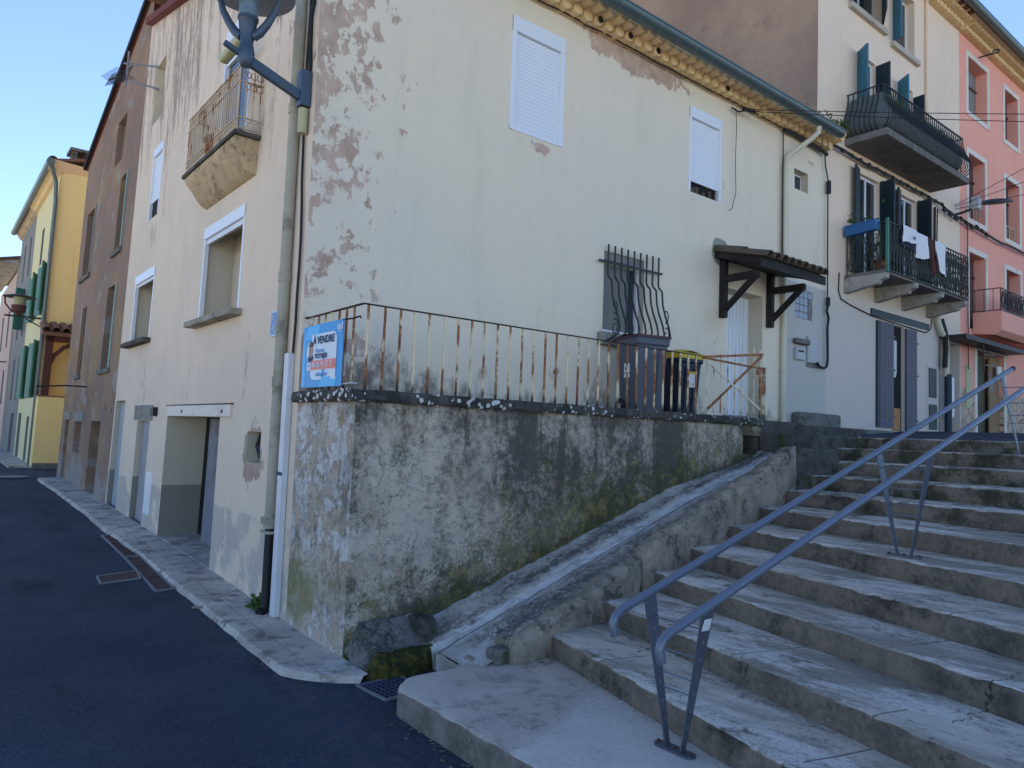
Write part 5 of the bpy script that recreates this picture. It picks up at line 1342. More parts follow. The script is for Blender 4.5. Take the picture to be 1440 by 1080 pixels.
# ------------------------------------------------------------------ pink house
PK = thing('pink_house', (25,9,2.5), 'tall salmon pink house with pale window surrounds', 'house')
pw = []
for x0_, x1_ in ((20.15,21.45),(22.75,23.80),(25.4,26.4)):
    for z0_, z1_ in ((10.62,12.05),(7.85,9.52),(5.05,6.98)):
        pw.append((x0_, x1_ if z0_ > 9 else x0_+1.1, z0_, z1_, .3))
pd = [(20.62,22.5,2.3,4.55,.35),(25.2,26.4,2.3,4.55,.35)]
mb = MB(); wall(mb, PF, [19.6,36], 2.0, 12.55, pw+pd, 1); mb.build('front_wall', [M['pink'], M['pink']], PK)
mb = MB(); mb.face([(36,FY,2),(36,20,2),(36,20,12.6),(36,FY,12.6)]); mb.build('side_wall', M['pink'], PK)
for k, (x0_, x1_, z0_, z1_, d) in enumerate(pw):
    door = z0_ < 6
    f = frame_mb(PF, x0_-.13, x1_+.13, z0_-(.13 if not door else 0), z1_+.13, .128, -.02, .004, bottom=not door).build('window', M['whiteframe'], PK)
    mb = MB(); pbox(mb, PF, x0_+.02, x1_-.02, z0_+.02, z1_-.02, .26, .28); mb.build('pane', M['glass'] if k not in (0,) else M['paneldim'], f)
    mb = MB(); pbox(mb, PF, (x0_+x1_)/2-.03, (x0_+x1_)/2+.03, z0_+.02, z1_-.02, .22, .259); pbox(mb, PF, x0_+.02, x1_-.02, z1_-.5, z1_-.45, .23, .259); mb.build('window_bars', M['brownwood'], f)
    if 7 < z0_ < 9:
        mb = MB()
        for q in range(5): mb.tube([(x0_+.15+.2*q, FY+.08, z0_), (x0_+.15+.2*q, FY+.08, z0_+.42)], .01, 4)
        mb.bar((x0_,FY+.08,z0_+.42),(x1_,FY+.08,z0_+.42),.02,.02); mb.build('guard', M['balrust'], f)
f = frame_mb(PF, 20.47,22.65,2.3,4.7,.148,-.02,.004,bottom=False).build('door_surround', M['whiteframe'], PK)
mb = MB(); pbox(mb, PF, 20.64,21.75,2.32,4.5,.2,.25); mb.build('door', M['olivedoor'], f)
mb = MB(); pbox(mb, PF, 21.8,22.48,2.32,4.5,.1,.14); mb.build('side_panel', M['brown'], f)
mb = MB(); pbox(mb, PF, 22.0,22.3,3.95,4.25,-.03,.0); mb.build('notice', M['paper'], f)
mb = MB(); pbox(mb, PF, 19.9,20.25,3.05,4.1,-.02,-.002); mb.build('yellow_board', M['yellowplate'], PK)
cornice_row(19.6, 36, 12.5, PK, M['tile_genoise'])
mb = MB(); mb.prism([(6.55,12.80),(6.55,12.86),(16,15.2),(16,15.1)], lambda y, z: (19.6,y,z), lambda y, z: (36.2,y,z)); mb.build('roof', M['rooftile'], PK)
mb = MB(); mb.tube([(19.6,6.5,12.74),(36.2,6.5,12.74)], .10, 12); mb.build('gutter', M['gutter'], PK, smooth=True)
mb = MB(); mb.tube([(20.75,7.0,12.2),(20.85,6.75,12.24),(20.95,6.62,12.27),(21.0,6.60,12.34),(20.93,6.66,12.36),(20.88,6.72,12.30)], .022, 6); mb.build('eye_hook', M['iron'], PK)
mb = MB(); mb.prism([(FY-.003,4.92),(FY-.003,5.45),(6.40,5.45),(6.40,4.98),(6.55,4.86)], lambda y, z: (20.36,y,z), lambda y, z: (24.6,y,z)); pb = mb.build('balcony', M['pink'], PK, bevel=.015)
a, b = MB(), MB()
z0_, z1_ = 5.46, 6.02
for z in (z0_+.02, z1_): b.bar((20.40,6.44,z),(24.55,6.44,z),.028,.018); b.bar((20.40,6.44,z),(20.40,FY,z),.028,.018)
for k in range(12): b.tube([(20.40+.37*k,6.44,z0_),(20.40+.37*k,6.44,z1_)], .011, 4)
for k in range(3): b.tube([(20.40,6.60+.2*k,z0_),(20.40,6.60+.2*k,z1_)], .008, 4)
scrolls(b, (20.40,6.44,z0_), (.185,0,0), z0_+.03, z1_-.02, 22)
b.build('balcony_rail', M['iron'], pb)
mb = MB(); mb.tube([(19.95,7.0,7.6),(19.95,7.0,4.0)], .012, 5); mb.build('wall_wire', M['brownwood'], PK)
# dark awning over the passage
AW = thing('shop_awning', (20,6.7,4.5), 'narrow black awning frame over the passage and pink house door', 'awning')
mb = MB(); mb.box(18.4,22.7,6.52,7.04,4.60,4.66); mb.build('canopy', M['iron'], AW)
mb = MB(); mb.box(18.35,22.75,6.48,6.52,4.55,4.66); mb.build('front_bar', M['black'], AW)
mb = MB(); mb.bar((19.6,6.55,4.3),(20.4,6.55,4.34),.02,.02); mb.bar((19.6,6.55,4.05),(20.4,6.55,4.09),.02,.02); mb.bar((19.6,6.55,4.6),(19.6,6.55,3.9),.02,.02); mb.build('bracket', M['iron'], AW)

# LED lamp on the wall and cables
LL = thing('led_street_lamp', (19.3,7,7.9), 'slim dark LED street lamp on an arm above the balcony at the pink wall', 'street lamp')
mb = MB(); mb.tube([(19.25,7.03,7.72),(19.25,6.85,7.74),(19.27,6.6,7.80)], .03, 8); mb.build('arm', M['iron'], LL)
mb = MB(); mb.box(19.2,19.4,6.50,6.66,7.76,8.06); mb.build('driver_box', M['grillbox'], LL, bevel=.015)
hd = MB(); ax = Vector((1.5,-.22,.33)); c0 = Vector((19.38,6.55,7.93))
rows = []; 
for t, w_, h_ in ((0,.05,.04),(.12,.06,.05),(.25,.14,.075),(.5,.18,.08),(.8,.16,.06),(.95,.09,.035),(1.0,.03,.015)):
    p_ = c0+ax*t; rows.append([p_+Vector((.02,w_,0)), p_+Vector((0,w_*.6,h_)), p_+Vector((0,-w_*.6,h_)), p_+Vector((0,-w_,0)), p_+Vector((0,-w_*.7,-h_*.5)), p_+Vector((0,w_*.7,-h_*.5))])
n = 6; hd.addmesh([p_ for r in rows for p_ in r], [(i*n+k, i*n+(k+1)%n, (i+1)*n+(k+1)%n, (i+1)*n+k) for i in range(len(rows)-1) for k in range(n)] + [tuple(range(n)), tuple(range((len(rows)-1)*n, len(rows)*n))])
hd.build('lamp_head', M['iron'], LL, smooth=True)
cb = thing('cable_bundle', (17,6.97,7.7), 'thick black cable bundle sagging along the pale and pink fronts', 'cable')
mb = MB(); rn = random.Random(6)
mb.tube([(13.0,6.98,7.80)] + [(13.3+.35*k, 6.96, 7.74+rn.uniform(-.03,.03)) for k in range(15)] + [(18.5+.4*k, 6.94, 7.66-.10*math.sin(k*.2)+rn.uniform(-.015,.015)) for k in range(16)] + [(28,6.94,7.9),(36,6.94,7.9)], .03, 6)
mb.build('cable', M['black'], cb)
for k in range(14): mb = MB(); mb.tube([(13.58+.36*k,6.955,7.745),(13.64+.36*k,6.955,7.735)], .04, 6); mb.build('clamp', M['iron'], cb)
for k in range(9): mb = MB(); mb.tube([(18.3+.33*k,6.93,7.63-.03*(k%3)),(18.42+.33*k,6.92,7.60-.03*(k%3))], .045, 6); mb.build('clamp', M['iron'], cb)
mb = MB(); mb.tube([(18.1,6.98,7.6),(18.05,6.98,6.6),(18.08,6.98,5.4)], .014, 5); mb.tube([(17.95,6.98,7.6),(17.92,6.98,6.4)], .03, 6); mb.build('drop_wire', M['black'], cb)
def sag(a, b, s_, n=24): 
    a = Vector(a); b = Vector(b); return [a+(b-a)*(k/n)-Vector((0,0,s_*4*(k/n)*(1-k/n))) for k in range(n+1)]
def wire(label, a, b, s_, r=.007):
    t = thing('overhead_wire', a, label, 'wire', 'overhead wires'); mb = MB(); mb.tube(sag(a, b, s_), r, 5); mb.build('strand', M['black'], t)
wire('upper thin overhead wire from the cream eave past the belly balcony', (10.3,6.9,7.51), (20.7,-2.1,7.82), .10)
wire('lower thin overhead wire from the cream eave past the belly balcony', (10.3,6.9,7.48), (20.7,-2.1,7.66), .16)
wire('overhead wire rising right from the LED lamp, highest of three', (18.6,6.8,7.75), (17.6,.9,9.8), .1)
wire('overhead wire from the LED lamp, middle of three', (18.6,6.8,7.72), (18.6,.9,8.9), .05)
wire('overhead wire from the LED lamp, lowest of three', (18.6,6.8,7.66), (19.2,.9,8.1), .05)
wcl = thing('wall_conduit', (14,7,4.8), 'thin cable curving over the pale wall to the doorway', 'cable')
mb = MB(); mb.tube([(13.65,7.03,5.35),(13.63,7.03,5.0),(13.72,7.03,4.85),(14.1,7.03,4.78),(15.0,7.03,4.68),(17.6,7.03,4.63),(17.85,7.03,4.75),(17.9,7.03,5.0)], .012, 5); mb.build('cable', M['iron'], wcl)

# ------------------------------------------------------------------ brown house and far houses along the street
BR = thing('brown_house', (3.2,19,0), 'old house with dirty brown render next to the cream corner house', 'house')
def brtop(y): return 10.2 - (y-16.1)*.268
bh = [(16.95,17.75,5.5,7.05,.22),(20.65,21.85,5.5,7.1,.22),(16.95,17.95,3.05,4.78,.22),(20.55,21.1,3.05,4.68,.22),(17.8,18.8,7.5,8.45,.12),(21.45,22.0,.48,1.95,.3),(19.5,20.5,1.2,1.92,.12),(17.27,18.35,.40,1.95,.3)]
mb = MB(); wall(mb, PS, [16.0,22.6], -.2, brtop, bh, 1); mb.face([(X0,22.6,0),(9,22.6,0),(9,22.6,8.4),(X0,22.6,8.4)]); mb.build('front_wall', [M['brown'], M['brown']], BR)
mb = MB(); mb.prism([(16.0,brtop(16)),(22.75,brtop(22.75)),(22.75,brtop(22.75)+.1),(16.0,brtop(16)+.1)], lambda y, z: (X0-.04,y,z), lambda y, z: (11,y,z)); mb.build('roof', M['redtile'], BR)
mb = MB(); mb.bar((X0-.07,16.0,brtop(16)+.06),(X0-.07,22.75,brtop(22.75)+.06),.06,.13); mb.build('verge', M['dark'], BR)
for (u0,u1,v0,v1,mt) in ((16.95,17.75,5.5,7.05,M['paleshut']),(20.65,21.85,5.5,7.1,M['greyh']),(16.95,17.95,3.05,4.78,M['paleshut']),(20.55,21.1,3.05,4.68,M['brownwood'])):
    f = frame_mb(PS, u0, u1, v0, v1, .06, .12, .16).build('window', mt, BR)
    mb = MB(); pbox(mb, PS, u0+.06, u1-.06, v0+.06, v1-.06, .15, .17); mb.build('pane', M['glass'], f)
    mb = MB(); pbox(mb, PS, u0-.1, u1+.1, v0-.1, v0-.002, -.05, .1); mb.build('sill', M['greyrock'], f)
    mb = MB(); pbox(mb, PS, u0, u0+.10, v0, v1, -.02, .1); mb.build('shutter', mt, f)
for (u0,u1,v0,v1) in ((21.45,22.0,.48,1.95),(17.27,18.35,.40,1.95)):
    mb = MB(); pbox(mb, PS, u0+.02, u1-.02, v0, v1-.02, .2, .26); mb.build('door', M['brown'], BR)
mb = MB(); pbox(mb, PS, 19.4,20.7,1.93,2.15,-.02,.02); pbox(mb, PS, 21.3,22.2,1.96,2.15,-.02,.02); mb.build('lintel', M['cement'], BR)
mb = MB(); mb.tube([(2.9,19.3,2.72),(2.5,19.2,2.72),(1.9,19.0,2.66)], .018, 5); mb.build('iron_bar', M['iron'], BR)

YH = thing('yellow_house', (3.5,28,.5), 'bright yellow house with green shutters, a step out from the brown one', 'house')
mb = MB()
PY = lambda u, v, d: (u, 26.5+d, v)
wall(mb, PY, [2.72,9.5], .3, 9.3, [(2.86,3.9,2.62,4.3,.35)], 1); mb.build('side_wall', [M['yellow'], M['yellow']], YH)
PYS = lambda u, v, d: (2.72+d, u, v)
yh = [(27.2,27.6,7.0,8.2,.15),(29.2,29.8,7.0,8.2,.15),(27.2,27.75,5.2,6.7,.15),(29.6,30.3,5.2,6.7,.15),(27.4,28.2,2.6,4.35,.15),(30.0,30.9,2.6,4.35,.15),(30.6,31.6,.5,2.1,.15),(28.2,28.9,.5,2.0,.15)]
mb = MB(); wall(mb, PYS, [26.5,32.0], .2, 9.3, yh, 1); mb.build('front_wall', [M['yellow_pale'], M['greyh']], YH)
for k, (u0,u1,v0,v1,_) in enumerate(yh):
    mb = MB(); pbox(mb, PYS, u0+.03, u1-.03, v0, v1-.03, .10, .13); f = mb.build('window' if v0 > 1 else 'door', M['glass'] if v0 > 1 else M['doorlilac'], YH)
    if 2 < v0 < 7:
        for (a0, sgn) in ((u0,-1),(u1,1)):
            mb = MB(); mb.bar((2.68,a0+sgn*.03,(v0+v1)/2),(2.58-.05*(sgn<0),a0+sgn*.46,(v0+v1)/2),.04,v1-v0); mb.build('shutter', M['greenshut'], f)
    elif v0 > 7:
        mb = MB(); pbox(mb, PYS, u0, u1, v0, v1, -.03, .05); mb.build('shutter', M['paleshut'], f)
mb = MB(); mb.prism([(2.42,9.47),(9.5,11.55),(9.5,11.65),(2.42,9.55)], lambda x, z: (x,26.3,z), lambda x, z: (x,37.2,z)); canal_tiles(mb, (2.5,26.45,9.55), (.9,0,.26), (0,.6,0), 7, .14)
mb.build('roof', M['rooftile'], YH)
mb = MB(); mb.prism([(2.72,9.2),(2.72,9.45),(2.44,9.45),(2.47,9.35),(2.56,9.32),(2.62,9.23)], lambda x, z: (x,26.4,z), lambda x, z: (x,32.0,z)); mb.prism([(26.5,9.25),(26.5,9.55),(26.28,9.55),(26.4,9.27)], lambda y, z: (2.4,y,z), lambda y, z: (9,y,z)); mb.build('cornice', M['tile_genoise'], YH)
mb = MB(); mb.tube([(2.42,26.2,9.45),(2.42,37.2,9.45)], .11, 8); mb.tube([(2.44,26.3,9.40),(2.62,26.4,8.95),(2.66,26.42,8.4),(2.66,26.42,.5)], .06, 6); mb.build('gutter', M['gutter'], YH)
ch = MB()
for xx in (3.0,3.55): ch.box(xx,xx+.12,26.7,27.3,9.45,10.02)
ch.box(2.92,3.75,26.6,27.4,10.02,10.10); ch.box(2.95,3.72,26.65,27.35,9.35,9.6); ch.build('chimney', M['greyrock'], YH)
# lean-to porch on its side wall
pc = MB(); pc.prism([(26.5,4.75),(25.6,4.5),(25.6,4.4),(26.5,4.65)], lambda y, z: (2.60,y,z), lambda y, z: (4.6,y,z)); pco = pc.build('porch_roof', M['rooftile'], YH)
mb = MB(); canal_tiles(mb, (2.68,25.5,4.52), (.25,0,0), (0,1.0,.27), 8, .125, .02); mb.build('tiles', M['rooftile'], pco)
mb = MB(); mb.box(2.72,2.92,25.9,26.1,2.62,4.4); mb.box(2.7,4.6,25.9,26.05,4.25,4.42); mb.tube([(2.85,26.0,3.5),(2.98,26.0,3.85),(3.2,26.0,4.1),(3.6,26.0,4.28)], .07, 6); mb.build('timber_post', M['brownwood'], pco)
mb = MB(); mb.box(2.66,4.8,25.75,26.49,.3,2.60); pwl = mb.build('low_wall', M['yellow'], YH)
mb = MB(); mb.box(2.64,4.8,25.73,26.49,2.60,2.64); mb.build('wall_cap', M['rooftile'], pwl)
mb = MB(); mb.box(2.66,3.4,25.6,25.74,.30,.62); mb.build('base', M['greyrock'], YH)

GH = thing('grey_house', (3.2,34,.5), 'narrow grey house beyond the yellow one', 'house')
gh = [(33.0,33.6,7.2,8.6,.15),(34.9,35.5,7.2,8.6,.15),(33.0,33.7,5.0,6.5,.15),(34.9,35.6,5.0,6.5,.15),(33.0,33.7,2.6,4.2,.15),(34.9,35.6,2.6,4.2,.15),(33.4,34.6,.55,2.1,.2)]
mb = MB(); wall(mb, PYS, [32.0,37.0], .2, 9.25, gh, 1); mb.face([(2.72,37,0),(8,37,0),(8,37,9.25),(2.72,37,9.25)]); mb.build('front_wall', [M['greyh'], M['greyh']], GH)
for (u0,u1,v0,v1,_) in gh:
    mb = MB(); pbox(mb, PYS, u0+.03,u1-.03,v0,v1-.03,.1,.13); f = mb.build('window' if v0 > 1 else 'door', M['paleshut'] if v0 > 1 else M['navyshut'], GH)
mb = MB(); mb.bar((2.66,32.9,5.9),(2.36,32.7,5.9),.05,1.5); mb.build('open_shutter', M['greenshut'], GH)
mb = MB(); mb.prism([(2.72,9.15),(2.72,9.45),(2.46,9.45),(2.64,9.2)], lambda x, z: (x,32.0,z), lambda x, z: (x,37.1,z)); mb.build('cornice', M['corbel'], GH)
RH = thing('rose_house', (3.2,42,.5), 'pale rose house under a broad wooden eave at the street end', 'house')
rh = [(39.5,40.3,5.0,6.6,.15),(42.5,43.3,5.0,6.6,.15),(39.5,40.3,2.5,4.0,.15),(42.5,43.3,2.5,4.0,.15)]
mb = MB(); wall(mb, PYS, [37.9,46.0], .2, 8.0, rh, 1); mb.build('front_wall', [M['rose'], M['greyh']], RH)
mb = MB(); mb.face([(2.72,37.9,0),(9,37.9,0),(9,37.9,8.4),(2.72,37.9,8.4)]); mb.build('side_wall', M['farcream'], RH)
mb = MB(); mb.prism([(2.0,8.35),(9,10.3),(9,10.4),(2.0,8.45)], lambda x, z: (x,37.5,z), lambda x, z: (x,46.3,z)); mb.build('roof', M['oldtile'], RH)
mb = MB(); mb.prism([(2.72,8.2),(2.72,8.5),(2.1,8.4),(2.1,8.34)], lambda x, z: (x,37.7,z), lambda x, z: (x,46.0,z)); mb.build('eave', M['slabpale'], RH)
mb = MB(); mb.bar((2.7,38.6,4.3),(1.7,38.6,4.25),.05,.05); mb.build('iron_bar', M['iron'], RH)
MH = thing('mauve_house', (3.2,52,.6), 'dull mauve house, farthest one visible at the left edge', 'house')
mb = MB(); wall(mb, PYS, [46.0,70.0], .2, 6.9, [(48,49,4.0,5.6,.15),(52,53,4.0,5.6,.15)], 1); mb.build('front_wall', [M['mauve'], M['dark']], MH)
mb = MB(); mb.prism([(2.3,6.9),(9,8.8),(9,8.9),(2.3,7.0)], lambda x, z: (x,45.9,z), lambda x, z: (x,70,z)); mb.build('roof', M['oldtile'], MH)

# lantern on the yellow front
LT = thing('wall_lantern', (2.4,27.5,5.3), 'small old lantern with a flat hood on a bracket before the green shutters', 'wall lantern')
mb = MB(); mb.bar((2.72,27.5,5.05),(1.75,27.5,5.05),.05,.05); mb.tube([(2.7,27.5,4.8),(2.3,27.5,5.0)], .02, 5); mb.build('arm', M['iron'], LT)
mb = MB(); mb.lathe([(.05,0),(.07,.06),(.18,.10),(.20,.30)], (2.1,27.5,5.08), 12); mb.tube([(1.95,27.5,5.15),(1.75,27.5,5.4),(1.72,27.5,5.62)], .025, 5); mb.build('body', M['brownwood'], LT, smooth=True)
mb = MB(); mb.lathe([(.14,0),(.17,.24)], (2.1,27.5,5.38), 12); mb.build('glass', M['yellowplate'], LT, smooth=True)
mb = MB(); mb.lathe([(.10,.08),(.42,.0),(.44,-.02)][::-1], (2.1,27.5,5.64), 18); mb.build('hood', M['iron'], LT, smooth=True)

# ------------------------------------------------------------------ street lamp on the house corner
SL = thing('street_lamp', (2.9,7.2,5.2), 'large blue grey street lamp with disc hood bracketed to the house corner', 'street lamp')
mb = MB(); mb.box(2.80,2.918,7.14,7.26,5.30,5.68); mb.build('wall_plate', M['lampmetal'], SL, bevel=.01)
mb = MB(); mb.tube([(2.86,7.2,5.28),(2.86,7.2,5.02)], .05, 10); mb.build('plate_end', M['yellowplate'], SL, smooth=True)
mb = MB(); mb.bar((2.82,7.2,5.40),(2.22,7.2,5.61),.07,.10); mb.bar((2.24,7.2,5.61),(2.03,7.2,5.69),.06,.05); mb.build('arm', M['lampmetal'], SL, bevel=.012)
mb = MB(); mb.lathe([(.045,-.10),(.07,-.075),(.08,0),(.08,.05),(.07,.10),(.062,.13),(.09,.36),(.10,.37),(.10,.40)], (2.245,7.2,5.62), 20); bd = mb.build('lamp_body', M['lampmetal'], SL, smooth=True)
mb = MB(); mb.lathe([(.088,0),(.10,.15),(.115,.40),(.11,.42)], (2.245,7.2,6.02), 20); mb.build('lamp_glass', M['lampglass'], SL, smooth=True)
mb = MB(); mb.lathe([(.02,.40),(.10,.42),(.10,.405),(.43,.30),(.44,.31),(.44,.325),(.12,.47),(.02,.48)][::-1], (2.245,7.2,5.97), 36); mb.build('disc_hood', M['discunder'], SL, smooth=True)
for (dx, dy) in ((.80,-.60),(-.80,.60)):
    mb = MB(); pts = [(2.245+dx*r_, 7.2+dy*r_, z) for r_, z in ((.06,5.82),(.12,5.865),(.19,5.96),(.255,6.08),(.29,6.20),(.315,6.34))]
    mb.tube(pts, [.045,.046,.040,.034,.027,.022], 10); mb.build('hood_arm', M['lampmetal'], SL, smooth=True)

# street name plaque
PQ = thing('street_plaque', (2.91,7.7,2.95), 'small blue enamel street name plaque beside the grey drainpipe', 'street sign')
mb = MB(); pbox(mb, PS, 7.50, 7.90, 2.965, 3.235, -.012, -.002); mb.build('plate', M['plaque'], PQ)
f = frame_mb(PS, 7.50,7.90,2.965,3.235,.012,-.015,-.012).build('border', M['plaquetext'], PQ)
text_mesh('lettering', 'R', M['plaquetext'], PQ, (X0-.0145,7.84,3.15), UX, UZ, .11, .001)
text_mesh('lettering', 'DES', M['plaquetext'], PQ, (X0-.0145,7.66,3.175), UX, UZ, .075, .001)
text_mesh('lettering', 'FOSSES', M['plaquetext'], PQ, (X0-.0145,7.705,3.035), UX, UZ, .105, .001, xs=.85)

# antenna
AN = thing('tv_antenna', (2.9,15.2,8.4), 'grey comb shaped television antenna sticking out under the roof edge', 'antenna')
mb = MB(); mb.tube([(2.95,15.0,8.45),(2.45,15.6,8.55)], .018, 6); mb.tube([(2.95,15.0,8.05),(2.55,15.4,8.2)], .018, 6); mb.tube([(2.5,15.5,8.75),(2.5,15.5,8.1)], .018, 6); mb.build('bracket', M['drainframe'], AN)
mb = MB(); mb.tube([(2.52,15.5,8.35),(2.28,15.95,8.30)], .015, 6)
for k in range(11):
    c = Vector((2.52,15.5,8.35)).lerp(Vector((2.28,15.95,8.30)), k/10); L = .20-.007*k
    mb.tube([c+Vector((-L*.4,-L*.2,-L)), c+Vector((L*.4,L*.2,L))], .007, 4)
    mb.tube([c+Vector((-L,0,L*.3)), c+Vector((L*.6,0,-L*.3))], .006, 4)
mb.build('elements', M['iron'], AN)

# ------------------------------------------------------------------ handrail on the stairs
HR = thing('stair_handrail', (5,2.9,.15), 'double grey steel handrail on V shaped posts climbing the stairs', 'handrail')
sl = .301
def hz(x): return 1.055 + (x-3.72)*sl
def rail(y, xs_, xe):
    h0 = (xs_-.10, y, hz(xs_)-.16)
    pts = [h0, (xs_-.12, y, hz(xs_)-.09), (xs_-.10, y, hz(xs_)-.045), (xs_-.05, y, hz(xs_)-.012), (xs_+.03, y, hz(xs_+.03)), (xs_+.4, y, hz(xs_+.4)), (xe, y, hz(xe))]
    mb = MB(); mb.tube(pts, .0275, 14); o = mb.build('rail', M['steel'], HR, smooth=True)
    mb = MB(); mb.tube([(xe, y, hz(xe)), (xe+.07, y, hz(xe+.07))], .030, 12); mb.build('end_cap', M['black'], o, smooth=True)
rail(3.10, 3.45, 10.15); rail(2.66, 3.35, 10.15)
def vpost(x, zb):
    yc = 2.88
    ps = []
    for sgn, yt in ((1,3.10),(-1,2.66)):
        yb = yc + sgn*.055; zt = hz(x)-.02
        mb = MB(); a_, b_ = Vector((x,yb,zb)), Vector((x,yt,zt))
        wb, wt = .020, .056
        # flat bar, broad side along the stairs, tapering down
        vs = []
        for p_, w_ in ((a_, wb), (b_, wt)):
            for sx in (-1, 1):
                for sy in (-1, 1): vs.append((p_.x+sx*w_, p_.y+sy*.005, p_.z))
        mb.addmesh(vs, [(0,1,3,2),(4,6,7,5),(0,4,5,1),(2,3,7,6),(0,2,6,4),(1,5,7,3)])
        o = mb.build('post', M['poststeel'], HR)
        mb = MB()
        for t in (.18,.30,.42,.54,.66,.78,.9):
            p_ = a_.lerp(b_, t); 
            for s2 in (-1, 1): mb.addmesh([(p_.x+.008*math.cos(q), p_.y+s2*.0062, p_.z+.012*math.sin(q)) for q in [2*math.pi*k/10 for k in range(10)]], [tuple(range(10))])
        mb.build('bolt_hole', M['drainframe'], o)
        ps.append((a_, b_))
    for t in (.40,.50,.66,.86):
        mb = MB(); mb.tube([ps[0][0].lerp(ps[0][1], t), ps[1][0].lerp(ps[1][1], t)], .005, 6); mb.build('cross_rod', M['steel'], HR)
    mb = MB(); mb.prism([(.045*math.cos(q)+(.0), .045*math.sin(q)+(.10 if math.sin(q) >= 0 else -.10)) for q in [2*math.pi*k/20+.001 for k in range(20)]], lambda a, b: (x+a, yc+b, zb-.004), lambda a, b: (x+a, yc+b, zb+.010)); fp = mb.build('foot_plate', M['poststeel'], HR)
    for dy in (-.125, 0., .125): mb = MB(); mb.lathe([(.012,0),(.012,.008),(.006,.016)], (x, yc+dy, zb+.010), 6); mb.build('bolt', M['rustplate'], fp)
    return ps
ps = vpost(3.66, .147); vpost(6.75, 1.062); vpost(9.85, 1.976)
mb = MB(); a_, b_ = ps[1]; p_ = a_.lerp(b_, .90); mb.obox((p_.x, p_.y-.0095, p_.z), (.036,0,0), (0,.001,0), (0,-.010,.036)); st = mb.build('sticker', M['paper'], HR)
text_mesh('lettering', 'T', M['grillbox'], HR, (p_.x, p_.y-.0115, p_.z), (1,0,0), (0,0,1), .045, .0004)

# ------------------------------------------------------------------ small things on the ground
DG = thing('drain_grate', (3.0,5.1,-.03), 'square blue grey drain grate between asphalt and the bottom step', 'drain grate')
ang = -.12
def dpt(a, b, z): return (2.84+.36*a+.04*b, 5.32-.36*b+.02*a, z)
mb = MB(); zz = gz(5.1)+.006
for k in range(9):
    t = k/8; mb.bar(dpt(t,0,zz), dpt(t,1,zz), .010, .012); 
for k in range(7):
    t = k/6; mb.bar(dpt(0,t,zz), dpt(1,t,zz), .008, .010)
mb.build('bars', M['grate'], DG)
mb = MB()
for (p_, q_) in ((dpt(-.05,-.05,zz),dpt(1.05,-.05,zz)),(dpt(-.05,1.05,zz),dpt(1.05,1.05,zz)),(dpt(-.05,-.05,zz),dpt(-.05,1.05,zz)),(dpt(1.05,-.05,zz),dpt(1.05,1.05,zz))): mb.bar(p_, q_, .02, .016)
mb.build('frame', M['drainframe'], DG)
mb = MB(); mb.face([dpt(0,0,zz-.001),dpt(1,0,zz-.001),dpt(1,1,zz-.001),dpt(0,1,zz-.001)]); mb.build('pit', M['dark'], DG)  # flat black sheet right under the bars paints the shade of a pit
def plate(label, pts, h=.012, parts=3):
    c = [sum(p_[i] for p_ in pts)/4 for i in (0,1)]
    t = thing('channel_cover', (c[0],c[1],gz(c[1])), label, 'drain cover', 'steel covers in the street')
    mb = MB(); a_, b_, c_, d_ = [Vector((p_[0], p_[1], gz(p_[1])+h)) for p_ in pts]
    for k in range(parts):
        f0, f1 = k/parts+.01, (k+1)/parts-.01
        q = [a_.lerp(d_, f0), b_.lerp(c_, f0), b_.lerp(c_, f1), a_.lerp(d_, f1)]
        mb.face(q); mb.face([q[0]-Vector((0,0,.03)), q[0], q[3], q[3]-Vector((0,0,.03))]); mb.face([q[0]-Vector((0,0,.03)), q[1]-Vector((0,0,.03)), q[1], q[0]])
    mb.build('plate', M['rustplate'], t)
    mb = MB()
    for p_, q_ in ((a_,b_),(b_,c_),(c_,d_),(d_,a_)): mb.bar(p_, q_, .022, .02)
    mb.build('frame', M['drainframe'], t)
plate('long rusty channel cover beside the pavement before the garage door', [(2.17,8.85),(2.37,8.90),(2.43,10.8),(2.24,10.8)])
plate('narrow grey drain grille continuing the rusty channel cover', [(2.24,10.83),(2.43,10.83),(2.46,12.6),(2.28,12.6)], .01, 14)
plate('short rusty plate lying crosswise beside the channel cover', [(1.72,9.42),(2.15,9.50),(2.2,9.92),(1.75,9.80)], .01, 1)
MC = MB(); MC.lathe([(.02,0),(.38,.0),(.40,.012),(.38,.018)], (1.95,22.6,gz(22.6)), 26); tag(MC.build('manhole_cover', M['cement']), 'round pale manhole cover in the asphalt near the yellow house', 'manhole cover')
sk = MB(); sk.tube([(2.33,8.05,gz(8)+.02),(2.42,7.98,gz(8)+.03),(2.52,7.98,gz(8)+.03)], .014, 6); tag(sk.build('stick', M['stick']), 'short pale stick on the asphalt by the pavement edge', 'stick')
wd = thing('weed_tuft', (2.83,7.55,.1), 'small green weed growing at the foot of the grey drainpipe', 'weed')
mb = MB(); foliage(mb, (2.82,7.56,.12), .035, .05, .05, 110, .06, 4); mb.build('leaves', M['leaf'], wd)
gm = thing('gutter_weed', (12.68,6.52,7.75), 'green moss and weeds on the right end of the grey gutter', 'moss')
mb = MB(); foliage(mb, (12.68,6.52,7.70), .07, .06, .07, 420, .05, 5); foliage(mb, (12.35,6.52,7.80), .2, .04, .03, 120, .045, 6); mb.build('moss_clump', M['mossgreen'], gm)
